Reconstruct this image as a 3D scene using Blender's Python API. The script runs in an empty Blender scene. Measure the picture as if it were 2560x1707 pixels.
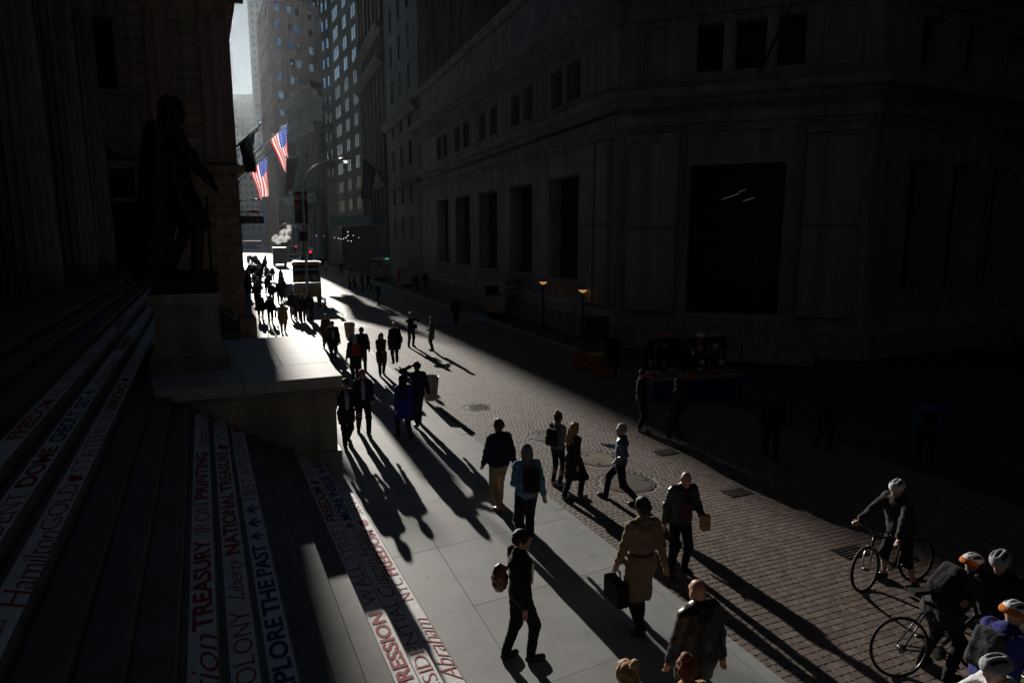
import bpy, math, random
import numpy as np
from mathutils import Vector, Matrix
random.seed(7)
R = math.radians
scn = bpy.context.scene
COL = scn.collection

# ------------------------------------------------------------------ camera, sky, sun, exposure
SUN_AZ, SUN_EL = 22.5, 14.8            # degrees left of straight ahead / above the horizon
cam_d = bpy.data.cameras.new('camera'); cam = bpy.data.objects.new('camera', cam_d); COL.objects.link(cam)
CAM_H, CAM_F, CAM_HZ = 5.35, 1650.0, 590.0
PITCH = math.atan((853.5 - CAM_HZ) / CAM_F)
cam.location = (0, 0, CAM_H); cam.rotation_euler = (R(90) - PITCH, 0, 0)
cam_d.sensor_width = 36; cam_d.lens = 36 * CAM_F / 2560; cam_d.clip_start = 0.1; cam_d.clip_end = 6000
scn.camera = cam
world = bpy.data.worlds.new('World'); scn.world = world; world.use_nodes = True
wn = world.node_tree.nodes; wl = world.node_tree.links
sky = wn.new('ShaderNodeTexSky'); sky.sky_type = 'NISHITA'; sky.sun_disc = False
sky.sun_elevation = R(SUN_EL); sky.sun_rotation = R(-SUN_AZ); sky.air_density = 1.0; sky.dust_density = 0.1; sky.ozone_density = 1.5
wl.new(sky.outputs[0], wn['Background'].inputs[0]); wn['Background'].inputs[1].default_value = 0.03
sun_d = bpy.data.lights.new('sun', 'SUN'); sun = bpy.data.objects.new('sun', sun_d); COL.objects.link(sun)
sun_d.energy = 5.0; sun_d.angle = R(0.5); sun_d.color = (1.0, 0.95, 0.86)
sdir = Vector((-math.sin(R(SUN_AZ)) * math.cos(R(SUN_EL)), math.cos(R(SUN_AZ)) * math.cos(R(SUN_EL)), math.sin(R(SUN_EL))))
sun.rotation_euler = sdir.to_track_quat('Z', 'Y').to_euler(); sun.location = (0, 0, 60)
scn.view_settings.view_transform = 'Standard'; scn.view_settings.look = 'None'
scn.view_settings.exposure = 0.0; scn.view_settings.gamma = 1.0; scn.view_settings.use_curve_mapping = False
scn.cycles.use_denoising = True
scn.cycles.max_bounces = 6; scn.cycles.diffuse_bounces = 1; scn.cycles.glossy_bounces = 3; scn.cycles.transmission_bounces = 3
scn.cycles.sample_clamp_indirect = 4.0

# ------------------------------------------------------------------ frames
def frame(deg):
    a = R(deg); es = Vector((-math.sin(a), math.cos(a), 0)); et = Vector((math.cos(a), math.sin(a), 0))
    return es, et
ES, ET = frame(25)      # steps of the temple front
RS, RT = frame(22)      # the street
def ST(s, t, z=0.0): return ES * s + ET * t + Vector((0, 0, z))
def RD(s, t, z=0.0): return RS * s + RT * t + Vector((0, 0, z))
_cp, _sp = math.cos(PITCH), math.sin(PITCH)
def ray(u, v):
    a = (u - 1280) / CAM_F; b = (853.5 - v) / CAM_F
    return Vector((a, _cp + b * _sp, -_sp + b * _cp))
def G(u, v, z=0.0):     # point of the level z seen at that place of the photograph
    d = ray(u, v); return d * ((CAM_H - z) / -d.z) + Vector((0, 0, CAM_H))
def AY(u, v, Y):        # point at distance Y
    d = ray(u, v); return d * (Y / d.y) + Vector((0, 0, CAM_H))

# ------------------------------------------------------------------ materials
def mat(name, col, rough=0.8, spec=0.4, metal=0.0, var=0.0, var_scale=3.0, col2=None, bump=0.0, bump_scale=40.0,
        island=0.0, emit=None, emit_s=0.0, alpha=None, trans=0.0, sheen=0.0, rough_var=0.0):
    m = bpy.data.materials.new(name); m.use_nodes = True
    nt = m.node_tree; n = nt.nodes; l = nt.links; b = n['Principled BSDF']
    b.inputs['Base Color'].default_value = (*col, 1); b.inputs['Roughness'].default_value = rough
    b.inputs['Specular IOR Level'].default_value = spec; b.inputs['Metallic'].default_value = metal
    if sheen: b.inputs['Sheen Weight'].default_value = sheen
    if trans: b.inputs['Transmission Weight'].default_value = trans
    src = None
    if var or bump or rough_var:
        tc = n.new('ShaderNodeTexCoord')
    if var:
        nz = n.new('ShaderNodeTexNoise'); nz.inputs['Scale'].default_value = var_scale; nz.inputs['Detail'].default_value = 6; nz.inputs['Roughness'].default_value = 0.62
        l.new(tc.outputs['Object'], nz.inputs['Vector'])
        rp = n.new('ShaderNodeValToRGB')
        c2 = col2 or tuple(min(1, c * (1 + var)) for c in col)
        c1 = col if col2 else tuple(c * (1 - var) for c in col)
        rp.color_ramp.elements[0].position = 0.32; rp.color_ramp.elements[0].color = (*c1, 1)
        rp.color_ramp.elements[1].position = 0.68; rp.color_ramp.elements[1].color = (*c2, 1)
        l.new(nz.outputs['Fac'], rp.inputs[0]); src = rp.outputs[0]
        if rough_var:
            mr = n.new('ShaderNodeMapRange'); mr.inputs[3].default_value = rough - rough_var; mr.inputs[4].default_value = min(1, rough + rough_var)
            l.new(nz.outputs['Fac'], mr.inputs[0]); l.new(mr.outputs[0], b.inputs['Roughness'])
    if island:
        g = n.new('ShaderNodeNewGeometry'); oi = n.new('ShaderNodeObjectInfo')
        ad = n.new('ShaderNodeMath'); ad.operation = 'ADD'; l.new(g.outputs['Random Per Island'], ad.inputs[0]); l.new(oi.outputs['Random'], ad.inputs[1])
        fr = n.new('ShaderNodeMath'); fr.operation = 'FRACT'; l.new(ad.outputs[0], fr.inputs[0])
        mr = n.new('ShaderNodeMapRange'); mr.inputs[3].default_value = 1 - island; mr.inputs[4].default_value = 1 + island
        l.new(fr.outputs[0], mr.inputs[0])
        hs = n.new('ShaderNodeHueSaturation'); l.new(mr.outputs[0], hs.inputs['Value'])
        mh = n.new('ShaderNodeMapRange'); mh.inputs[3].default_value = 0.475; mh.inputs[4].default_value = 0.53
        f2 = n.new('ShaderNodeMath'); f2.operation = 'MULTIPLY'; f2.inputs[1].default_value = 17.3; l.new(fr.outputs[0], f2.inputs[0])
        f3 = n.new('ShaderNodeMath'); f3.operation = 'FRACT'; l.new(f2.outputs[0], f3.inputs[0]); l.new(f3.outputs[0], mh.inputs[0]); l.new(mh.outputs[0], hs.inputs['Hue'])
        if src: l.new(src, hs.inputs['Color'])
        else: hs.inputs['Color'].default_value = (*col, 1)
        src = hs.outputs[0]
    if src: l.new(src, b.inputs['Base Color'])
    if bump:
        nb = n.new('ShaderNodeTexNoise'); nb.inputs['Scale'].default_value = bump_scale; nb.inputs['Detail'].default_value = 4
        l.new(tc.outputs['Object'], nb.inputs['Vector'])
        bp = n.new('ShaderNodeBump'); bp.inputs['Strength'].default_value = bump; bp.inputs['Distance'].default_value = 0.02
        l.new(nb.outputs['Fac'], bp.inputs['Height']); l.new(bp.outputs[0], b.inputs['Normal'])
    if emit:
        b.inputs['Emission Color'].default_value = (*emit, 1); b.inputs['Emission Strength'].default_value = emit_s
    return m
M = {}
def m_(key, *a, **k):
    if key not in M: M[key] = mat(key, *a, **k)
    return M[key]
m_('concrete', (0.29, 0.29, 0.29), 0.64, 0.4, var=0.16, var_scale=1.3, bump=0.12, bump_scale=55, island=0.07, rough_var=0.08)
m_('kerb_granite', (0.33, 0.33, 0.33), 0.5, 0.5, var=0.14, var_scale=6, bump=0.12, bump_scale=70, island=0.08)
m_('concrete_shade', (0.055, 0.055, 0.057), 0.7, 0.3, var=0.16, var_scale=1.3)  # darker concrete copy: shade of the far side put into the colour
m_('sett', (0.165, 0.124, 0.106), 0.6, 0.45, var=0.2, var_scale=9, bump=0.15, bump_scale=60, island=0.25, rough_var=0.1)
m_('mortar', (0.30, 0.27, 0.25), 0.8, 0.3, var=0.25, var_scale=12, bump=0.3, bump_scale=120)
m_('asphalt', (0.05, 0.05, 0.052), 0.7, 0.4, var=0.2, bump=0.2, bump_scale=90)
m_('step_granite', (0.17, 0.155, 0.145), 0.6, 0.4, var=0.3, var_scale=2.2, bump=0.2, bump_scale=60, island=0.08)
m_('strip_white', (0.84, 0.84, 0.82), 0.65, 0.35, var=0.12, var_scale=7, bump=0.25, bump_scale=90)
m_('ink_red', (0.40, 0.03, 0.035), 0.7, 0.3, var=0.15, var_scale=14)
m_('ink_blue', (0.03, 0.06, 0.22), 0.7, 0.3, var=0.15, var_scale=14)
m_('marble', (0.38, 0.345, 0.30), 0.55, 0.4, var=0.22, var_scale=1.4, bump=0.12, bump_scale=50, island=0.07)
m_('cap_stone', (0.50, 0.495, 0.485), 0.68, 0.4, var=0.16, var_scale=2.0, bump=0.1, bump_scale=60, island=0.05)
m_('brownstone', (0.44, 0.345, 0.28), 0.75, 0.3, var=0.2, var_scale=1.2, bump=0.2, bump_scale=30, island=0.12)
m_('limestone', (0.36, 0.35, 0.345), 0.7, 0.35, var=0.15, var_scale=0.5, bump=0.1, bump_scale=25, island=0.05)
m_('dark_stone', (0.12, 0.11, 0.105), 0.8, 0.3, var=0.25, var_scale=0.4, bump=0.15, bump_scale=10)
m_('blue_stone', (0.20, 0.21, 0.24), 0.75, 0.3, var=0.12, var_scale=0.4)
m_('grey_stone', (0.17, 0.17, 0.18), 0.75, 0.3, var=0.12, var_scale=0.3)
m_('brown_brick', (0.23, 0.155, 0.125), 0.85, 0.25, var=0.15, var_scale=0.3)
m_('glass_dark', (0.008, 0.009, 0.011), 0.3, 0.2)
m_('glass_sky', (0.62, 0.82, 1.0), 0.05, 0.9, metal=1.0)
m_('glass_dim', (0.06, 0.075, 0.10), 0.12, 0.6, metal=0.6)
m_('bronze', (0.028, 0.022, 0.018), 0.5, 0.5, metal=0.6, var=0.3, var_scale=4)
m_('black_iron', (0.012, 0.012, 0.013), 0.5, 0.5, bump=0.1)
m_('steel', (0.42, 0.43, 0.45), 0.3, 0.5, metal=0.9, var=0.1, var_scale=8)
m_('iron_cover', (0.10, 0.085, 0.07), 0.6, 0.5, metal=0.4, var=0.4, var_scale=5, bump=0.3, bump_scale=50)
m_('rust_cover', (0.13, 0.105, 0.065), 0.7, 0.4, metal=0.2, var=0.4, var_scale=3.5, bump=0.3, bump_scale=50)

def speckle(m, scale, thr, col, seed=0.0, fac=.8):   # spots of their own: gum, grit, paint drips
    nt = m.node_tree; n = nt.nodes; l = nt.links; b = n['Principled BSDF']; src = b.inputs['Base Color'].links[0].from_socket
    tc = n.new('ShaderNodeTexCoord'); mp = n.new('ShaderNodeMapping'); mp.inputs['Location'].default_value = (seed, seed * 1.7, 0); l.new(tc.outputs['Object'], mp.inputs[0])
    vo = n.new('ShaderNodeTexVoronoi'); vo.inputs['Scale'].default_value = scale; l.new(mp.outputs[0], vo.inputs['Vector'])
    sp = n.new('ShaderNodeSeparateColor'); l.new(vo.outputs['Color'], sp.inputs[0])
    th = n.new('ShaderNodeMath'); th.operation = 'MULTIPLY'; th.inputs[1].default_value = thr; l.new(sp.outputs[0], th.inputs[0])
    lt = n.new('ShaderNodeMath'); lt.operation = 'LESS_THAN'; l.new(vo.outputs['Distance'], lt.inputs[0]); l.new(th.outputs[0], lt.inputs[1])
    g2 = n.new('ShaderNodeMath'); g2.operation = 'GREATER_THAN'; l.new(sp.outputs[1], g2.inputs[0]); g2.inputs[1].default_value = .45
    mu = n.new('ShaderNodeMath'); mu.operation = 'MULTIPLY'; l.new(lt.outputs[0], mu.inputs[0]); l.new(g2.outputs[0], mu.inputs[1])
    m2 = n.new('ShaderNodeMath'); m2.operation = 'MULTIPLY'; l.new(mu.outputs[0], m2.inputs[0]); m2.inputs[1].default_value = fac
    mx = n.new('ShaderNodeMix'); mx.data_type = 'RGBA'; l.new(m2.outputs[0], mx.inputs[0]); l.new(src, mx.inputs[6]); mx.inputs[7].default_value = (*col, 1); l.new(mx.outputs[2], b.inputs['Base Color'])
def streaks(m, amount=.35, sx=1.2, sz=.08):   # vertical soot and water streaks on walls
    nt = m.node_tree; n = nt.nodes; l = nt.links; b = n['Principled BSDF']; src = b.inputs['Base Color'].links[0].from_socket
    tc = n.new('ShaderNodeTexCoord'); mp = n.new('ShaderNodeMapping'); mp.inputs['Scale'].default_value = (sx, sx, sz); l.new(tc.outputs['Object'], mp.inputs[0])
    nz = n.new('ShaderNodeTexNoise'); nz.inputs['Scale'].default_value = 1.6; nz.inputs['Detail'].default_value = 5; l.new(mp.outputs[0], nz.inputs['Vector'])
    mr = n.new('ShaderNodeMapRange'); mr.inputs[1].default_value = .35; mr.inputs[2].default_value = .7; mr.inputs[3].default_value = 1 - amount; mr.inputs[4].default_value = 1.12; l.new(nz.outputs['Fac'], mr.inputs[0])
    hs = n.new('ShaderNodeHueSaturation'); l.new(mr.outputs[0], hs.inputs['Value']); l.new(src, hs.inputs['Color']); l.new(hs.outputs[0], b.inputs['Base Color'])
speckle(M['concrete'], 3.3, .16, (.09, .09, .085), 3.1, .55); speckle(M['concrete'], 7.0, .10, (.48, .48, .46), 11.3, .6); speckle(M['sett'], 5.0, .12, (.30, .27, .25), 5.0, .4); speckle(M['step_granite'], 6.0, .13, (.05, .05, .048), 2.0, .6)
def joints(m, bw, rh, dirx, diry, dark=.6):   # faint masonry joints where single blocks cannot be told apart
    nt = m.node_tree; n = nt.nodes; l = nt.links; b = n['Principled BSDF']; src = b.inputs['Base Color'].links[0].from_socket
    tc = n.new('ShaderNodeTexCoord'); sx = n.new('ShaderNodeSeparateXYZ'); l.new(tc.outputs['Object'], sx.inputs[0])
    a = n.new('ShaderNodeMath'); a.operation = 'MULTIPLY'; a.inputs[1].default_value = dirx; l.new(sx.outputs[0], a.inputs[0])
    c = n.new('ShaderNodeMath'); c.operation = 'MULTIPLY_ADD'; c.inputs[1].default_value = diry; l.new(sx.outputs[1], c.inputs[0]); l.new(a.outputs[0], c.inputs[2])
    cv = n.new('ShaderNodeCombineXYZ'); l.new(c.outputs[0], cv.inputs[0]); l.new(sx.outputs[2], cv.inputs[1])
    br = n.new('ShaderNodeTexBrick'); br.inputs['Scale'].default_value = 1.0; br.inputs['Brick Width'].default_value = bw; br.inputs['Row Height'].default_value = rh; br.inputs['Mortar Size'].default_value = .014; br.inputs['Mortar Smooth'].default_value = .3
    br.inputs['Color1'].default_value = (1, 1, 1, 1); br.inputs['Color2'].default_value = (.86, .86, .86, 1); br.inputs['Mortar'].default_value = (dark, dark, dark, 1); l.new(cv.outputs[0], br.inputs['Vector'])
    mx = n.new('ShaderNodeMix'); mx.data_type = 'RGBA'; mx.blend_type = 'MULTIPLY'; mx.inputs[0].default_value = 1; l.new(src, mx.inputs[6]); l.new(br.outputs[0], mx.inputs[7]); l.new(mx.outputs[2], b.inputs['Base Color'])
joints(M['limestone'], 2.3, 1.05, .66, -.75); joints(M['grey_stone'], 2.4, 1.2, -.6, .8, .7); joints(M['dark_stone'], 2.0, 1.0, -.6, .8, .7)
for k_ in ('limestone', 'brownstone', 'marble', 'grey_stone', 'brown_brick', 'blue_stone'): streaks(M[k_])

# ------------------------------------------------------------------ mesh helpers
class MB:
    def __init__(s): s.v = []; s.f = []; s.mi = []
    def add(s, vs, fs, mi=0):
        o = len(s.v); s.v += [tuple(x) for x in vs]; s.f += [tuple(i + o for i in f) for f in fs]; s.mi += [mi] * len(fs)
    def quad(s, a, b, c, d, mi=0): s.add([a, b, c, d], [(0, 1, 2, 3)], mi)
    def hexa(s, p, mi=0):   # 8 corners: bottom 4 ccw, top 4 ccw
        s.add(p, [(3, 2, 1, 0), (4, 5, 6, 7), (0, 1, 5, 4), (1, 2, 6, 5), (2, 3, 7, 6), (3, 0, 4, 7)], mi)
    def box(s, c, d, ux=Vector((1, 0, 0)), uy=None, mi=0, taper=1.0):
        c = Vector(c); ux = Vector(ux).normalized(); uz = Vector((0, 0, 1)); uy = Vector(uy).normalized() if uy is not None else uz.cross(ux).normalized()
        uz = ux.cross(uy).normalized()
        a, b, h = ux * d[0] / 2, uy * d[1] / 2, uz * d[2] / 2
        s.hexa([c - a - b - h, c + a - b - h, c + a + b - h, c - a + b - h,
                c - a * taper - b * taper + h, c + a * taper - b * taper + h, c + a * taper + b * taper + h, c - a * taper + b * taper + h], mi)
    def fbox(s, F, s0, s1, t0, t1, z0, z1, mi=0):   # box in a frame function F(s,t,z)
        s.hexa([F(s0, t0, z0), F(s0, t1, z0), F(s1, t1, z0), F(s1, t0, z0), F(s0, t0, z1), F(s0, t1, z1), F(s1, t1, z1), F(s1, t0, z1)], mi)
    def tube(s, pts, r, n=8, cap=True, mi=0, closed=False):
        pts = [Vector(p) for p in pts]; k = len(pts)
        rs = r if isinstance(r, (list, tuple)) else [r] * k
        vs = []; up = None
        for i, p in enumerate(pts):
            if closed: t = (pts[(i + 1) % k] - pts[i - 1]).normalized()
            else: t = (pts[min(i + 1, k - 1)] - pts[max(i - 1, 0)]).normalized()
            if up is None: up = Vector((0, 0, 1)) if abs(t.z) < 0.9 else Vector((1, 0, 0))
            a = t.cross(up).normalized(); b = a.cross(t).normalized(); up = b
            for j in range(n):
                an = 2 * math.pi * j / n; vs.append(p + (a * math.cos(an) + b * math.sin(an)) * rs[i])
        fs = []
        for i in range(k if closed else k - 1):
            i2 = (i + 1) % k
            for j in range(n):
                fs.append((i * n + j, i * n + (j + 1) % n, i2 * n + (j + 1) % n, i2 * n + j))
        if cap and not closed: fs += [tuple(range(n))[::-1], tuple(range((k - 1) * n, k * n))]
        s.add(vs, fs, mi)
    def lathe(s, c, prof, n=16, mi=0, axis=None, flute=0.0, nf=20):
        c = Vector(c); az = Vector(axis).normalized() if axis else Vector((0, 0, 1))
        ax = az.orthogonal().normalized() if axis else Vector((1, 0, 0)); ay = az.cross(ax)
        vs = []
        for r, z in prof:
            for j in range(n):
                an = 2 * math.pi * j / n; rr = r * (1 - flute * abs(math.sin(an * nf / 2))) if flute else r
                vs.append(c + ax * math.cos(an) * rr + ay * math.sin(an) * rr + az * z)
        k = len(prof); fs = []
        for i in range(k - 1):
            for j in range(n): fs.append((i * n + j, i * n + (j + 1) % n, (i + 1) * n + (j + 1) % n, (i + 1) * n + j))
        fs += [tuple(range(n))[::-1], tuple(range((k - 1) * n, k * n))]
        s.add(vs, fs, mi)
    def prism(s, poly, off, mi=0):  # polygon of points extruded by a vector
        n = len(poly); off = Vector(off); p = [Vector(x) for x in poly]
        s.add(p + [x + off for x in p], [tuple(range(n))[::-1], tuple(range(n, 2 * n))] + [(i, (i + 1) % n, n + (i + 1) % n, n + i) for i in range(n)], mi)
    def moulding(s, p0, p1, n, prof, mi=0):   # prof: list of (out, z)
        n = Vector(n).normalized()
        s.prism([Vector(p0) + n * o + Vector((0, 0, z)) for o, z in prof], Vector(p1) - Vector(p0), mi)
    def mesh(s, name, mats, smooth=False):
        me = bpy.data.meshes.new(name); me.from_pydata(s.v, [], s.f)
        mats = mats if isinstance(mats, (list, tuple)) else [mats]
        for x in mats: me.materials.append(M[x] if isinstance(x, str) else x)
        if len(mats) > 1: me.polygons.foreach_set('material_index', s.mi)
        if smooth: me.polygons.foreach_set('use_smooth', [True] * len(me.polygons))
        me.update(); return me
    def build(s, name, mats, parent=None, smooth=False):
        return link(name, s.mesh(name, mats, smooth), parent)
def link(name, me, parent=None, loc=None, rotz=0.0):
    o = bpy.data.objects.new(name, me); COL.objects.link(o)
    if loc is not None: o.location = loc; o.rotation_euler = (0, 0, rotz)
    if parent is not None:
        o.parent = parent
        if loc is None: o.matrix_parent_inverse = abs_inv(parent)
    return o
def abs_inv(p):           # children are modelled in world coordinates
    m = Matrix.Identity(4); chain = []
    while p is not None: chain.append(p); p = p.parent
    for q in reversed(chain):
        m = m @ q.matrix_parent_inverse @ Matrix.LocRotScale(q.location, q.rotation_euler, q.scale)
    return m.inverted()
def tag(o, label=None, cat=None, group=None, kind=None):
    if label: o['label'] = label
    if cat: o['category'] = cat
    if group: o['group'] = group
    if kind: o['kind'] = kind
    return o
def empty(name, loc, label, cat, group=None, rotz=0.0):
    o = bpy.data.objects.new(name, None); COL.objects.link(o); o.location = loc; o.rotation_euler = (0, 0, rotz); o.empty_display_size = 0.2
    return tag(o, label, cat, group)
_u = MB(); _u.box((0, 0, 0), (1, 1, 1)); 
UNIT = {}
def piece(name, parent, c, d, ux, material, kind=None):   # a shared unit box placed by scale
    key = material
    if key not in UNIT: UNIT[key] = _u.mesh('unit_' + key, material)
    o = bpy.data.objects.new(name, UNIT[key]); COL.objects.link(o); o.parent = parent
    ux = Vector(ux).normalized(); ang = math.atan2(ux.y, ux.x)
    o.matrix_parent_inverse = abs_inv(parent)
    o.location = c; o.rotation_euler = (0, 0, ang); o.scale = d
    return o
_fontcache = {}
def text_mesh(txt, shear=0.0, offset=0.0, space=1.0):
    key = (txt, shear, offset, space)
    if key in _fontcache: return _fontcache[key]
    cu = bpy.data.curves.new('lettering', 'FONT'); cu.body = txt; cu.size = 1.0; cu.shear = shear; cu.offset = offset; cu.space_character = space
    cu.resolution_u = 3; cu.extrude = 0.0
    o = bpy.data.objects.new('lettering', cu); COL.objects.link(o)
    dg = bpy.context.evaluated_depsgraph_get(); dg.update()
    me = bpy.data.meshes.new_from_object(o.evaluated_get(dg))
    bpy.data.objects.remove(o); v = np.array([x.co[:] for x in me.vertices]); f = [tuple(p.vertices) for p in me.polygons]
    bpy.data.meshes.remove(me); _fontcache[key] = (v, f); return v, f
_SER = {'I': ((.5, 0), (.5, 1)), 'T': ((.5, 0),), 'L': ((.12, 0), (.12, 1)), 'F': ((.12, 0), (.12, 1)), 'E': ((.12, 0), (.12, 1)), 'P': ((.12, 0), (.12, 1)), 'R': ((.12, 0), (.12, 1), (.93, 0)), 'N': ((.08, 0), (.08, 1), (.92, 1)), 'M': ((.08, 0), (.92, 0), (.08, 1), (.92, 1)), 'A': ((.07, 0), (.93, 0)), 'V': ((.07, 1), (.93, 1)), 'W': ((.05, 1), (.95, 1)), 'Y': ((.5, 0), (.07, 1), (.93, 1)), 'U': ((.1, 1), (.9, 1)), 'D': ((.12, 0), (.12, 1)), 'K': ((.12, 0), (.12, 1), (.92, 0), (.92, 1)), 'J': ((.7, 1),), 'H': ((.1, 0), (.9, 0), (.1, 1), (.9, 1))}
def serif_mesh(txt):
    key = ('serif', txt)
    if key in _fontcache: return _fontcache[key]
    V = []; Fc = []; x = 0.0
    for ch in txt:
        if ch == ' ': x += .28; continue
        v, f = text_mesh(ch, 0.0, -.014, 1.0); v = v.copy(); v[:, 0] -= v[:, 0].min(); w = max(v[:, 0].max(), .06); cap = .73; o = len(V)
        V += [(p[0] + x, p[1], 0) for p in v]; Fc += [tuple(i + o for i in q) for q in f]
        for fx, fy in _SER.get(ch, ()):
            cx = x + fx * w; cy = .017 if fy == 0 else cap - .017; o = len(V); L = .095
            V += [(cx - L, cy - .016, 0), (cx + L, cy - .016, 0), (cx + L, cy + .016, 0), (cx - L, cy + .016, 0)]; Fc.append((o, o + 1, o + 2, o + 3))
        if ch in 'TEFL':
            for fx, fy in {'T': ((.03, 1), (.97, 1)), 'E': ((.97, 1), (.97, 0)), 'F': ((.97, 1),), 'L': ((.97, 0),)}[ch]:
                cx = x + fx * w; o = len(V); y0, y1 = (cap - .13, cap) if fy else (0, .13); V += [(cx - .014, y0, 0), (cx + .014, y0, 0), (cx + .014, y1, 0), (cx - .014, y1, 0)]; Fc.append((o, o + 1, o + 2, o + 3))
        x += w + .13
    _fontcache[key] = (np.array(V), Fc); return _fontcache[key]
def lettering(name, parent, txt, o, ux, uy, w, h, material, shear=0.0, offset=0.0, space=1.0, serif=False):
    v, f = serif_mesh(txt) if serif else text_mesh(txt, shear, offset, space)
    mn, mx = v.min(0), v.max(0); ux = Vector(ux); uy = Vector(uy); nz = ux.cross(uy).normalized()
    b = MB(); sx = w / (mx[0] - mn[0]); sy = h / (mx[1] - mn[1])
    b.add([Vector(o) + ux * ((p[0] - mn[0]) * sx) + uy * ((p[1] - mn[1]) * sy) + nz * 0.004 for p in v], f)
    return b.build(name, material, parent)
# ------------------------------------------------------------------ ground, road, pavement
_K = [(-20, 6.3), (0, 5.95), (5.5, 5.82), (11.3, 5.63), (15.7, 5.45), (19.6, 5.36), (24.5, 5.30), (40, 5.5), (60, 6.0), (120, 7.0), (300, 7.5)]
def kerb_t(s): return float(np.interp(s, [a for a, _ in _K], [b for _, b in _K]))
RK = 14.4
b = MB(); b.quad((-800, -800, -0.17), (800, -800, -0.17), (800, 800, -0.17), (-800, 800, -0.17)); tag(b.build('ground', 'asphalt'), kind='structure')
b = MB()
ss = list(range(-20, 41, 4))
for s0, s1 in zip(ss[:-1], ss[1:]): b.quad(RD(s0, kerb_t(s0) - .05, -.13), RD(s0, RK, -.13), RD(s1, RK, -.13), RD(s1, kerb_t(s1) - .05, -.13))
b.quad(RD(-40, RK, -.131), RD(-40, 90, -.131), RD(25, 90, -.131), RD(25, RK, -.131), 2)
ss = [40, 50, 60, 80, 100, 120, 160, 200, 300, 460]
for s0, s1 in zip(ss[:-1], ss[1:]): b.quad(RD(s0, kerb_t(s0) - .05, -.122), RD(s0, RK, -.122), RD(s1, RK, -.122), RD(s1, kerb_t(s1) - .05, -.122), 1)
# far part: setts too small to tell apart
mm = mat('sett_far', (0.17, 0.14, 0.125), 0.42, 0.6, var=0.2, var_scale=9, bump=0.0)
nt = mm.node_tree; bs = nt.nodes['Principled BSDF']; tc = nt.nodes.new('ShaderNodeTexCoord'); mp = nt.nodes.new('ShaderNodeMapping'); mp.inputs['Rotation'].default_value = (0, 0, R(-22))
br = nt.nodes.new('ShaderNodeTexBrick'); br.inputs['Scale'].default_value = 4.0; br.inputs['Mortar Size'].default_value = 0.03; br.inputs['Brick Width'].default_value = .5; br.inputs['Row Height'].default_value = .5
br.inputs['Color1'].default_value = br.inputs['Color2'].default_value = (1, 1, 1, 1); br.inputs['Mortar'].default_value = (0, 0, 0, 1)
bp = nt.nodes.new('ShaderNodeBump'); bp.inputs['Strength'].default_value = .35; bp.inputs['Distance'].default_value = .02
nt.links.new(tc.outputs['Object'], mp.inputs[0]); nt.links.new(mp.outputs[0], br.inputs['Vector']); nt.links.new(br.outputs[0], bp.inputs['Height']); nt.links.new(bp.outputs[0], bs.inputs['Normal'])
M['sett_far'] = mm
road = tag(b.build('road', ['mortar', 'sett_far', 'asphalt']), kind='structure')
# manhole positions in street coordinates (s, t, radius)
def to_rd(p): return p.dot(RS), p.dot(RT)
MH = [(*to_rd(G(1196, 1018, -.12)), .42), (*to_rd(G(1499, 1146, -.12)), .55), (*to_rd(G(1570, 1205, -.12)), .62), (*to_rd(G(1372, 1090, -.12)), .5)]
setts = []
s = -1.0; i = 0; CH = .122
while s < 40:
    t = kerb_t(s) + (i * .073) % .122 - .02 + random.uniform(-.006, .006)
    tmax = RK - .02 if s > 3 else 12
    while t < tmax:
        w = .122 + random.uniform(-.010, .010)
        c = (s + CH / 2, t + w / 2)
        if t > kerb_t(s) + .0 and all((c[0] - a) ** 2 + (c[1] - q) ** 2 > (r + .07) ** 2 for a, q, r in MH):
            setts.append((s, t, w, random.uniform(-.0022, .0018), random.uniform(-.0012, .0012), random.uniform(-.0012, .0012)))
        t += w
    s += CH + random.uniform(-.003, .003); i += 1
def sett_geo(b, q):
    s, t, w, dz, ta, tb = q; g = .0050; e = .006; h = CH
    j = lambda: random.uniform(-.002, .002)
    c = [(s + g + j(), t + g + j()), (s + g + j(), t + w - g + j()), (s + h - g + j(), t + w - g + j()), (s + h - g + j(), t + g + j())]
    cx = s + h / 2; ct = t + w / 2; vs = []
    zz = lambda a, q_: -.12 + dz + ta * (a - cx) / h * 2 + tb * (q_ - ct) / w * 2
    for a, q_ in c: vs.append(RD(a, q_, -.139))
    for a, q_ in c: vs.append(RD(a, q_, zz(a, q_) - .004))
    for a, q_ in c:
        a2 = cx + (a - cx) * (1 - 2 * e / h); q2 = ct + (q_ - ct) * (1 - 2 * e / w); vs.append(RD(a2, q2, zz(a2, q2)))
    b.add(vs, [(8, 9, 10, 11)] + [(k, (k + 1) % 4, 4 + (k + 1) % 4, 4 + k) for k in range(4)] + [(4 + k, 4 + (k + 1) % 4, 8 + (k + 1) % 4, 8 + k) for k in range(4)])
def in_view(p):
    y = p.y * _cp - (p.z - CAM_H) * _sp; u = 1280 + CAM_F * p.x / max(y, .01); v = 853.5 - CAM_F * (p.y * _sp + (p.z - CAM_H) * _cp) / max(y, .01)
    return 0 < u < 2200 and 0 < v < 1707 and y > 0
near = sorted([q for q in setts if q[0] < 14 and in_view(RD(q[0], q[1], -.12))], key=lambda q: RD(q[0], q[1]).length)[:300]
ns = set(near)
for q in near:
    b = MB(); sett_geo(b, q); b.build('paving_sett', 'sett', road)
b = MB()
for q in setts:
    if q not in ns: sett_geo(b, q)
tag(b.build('paving_setts', 'sett', road), kind='stuff')
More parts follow.
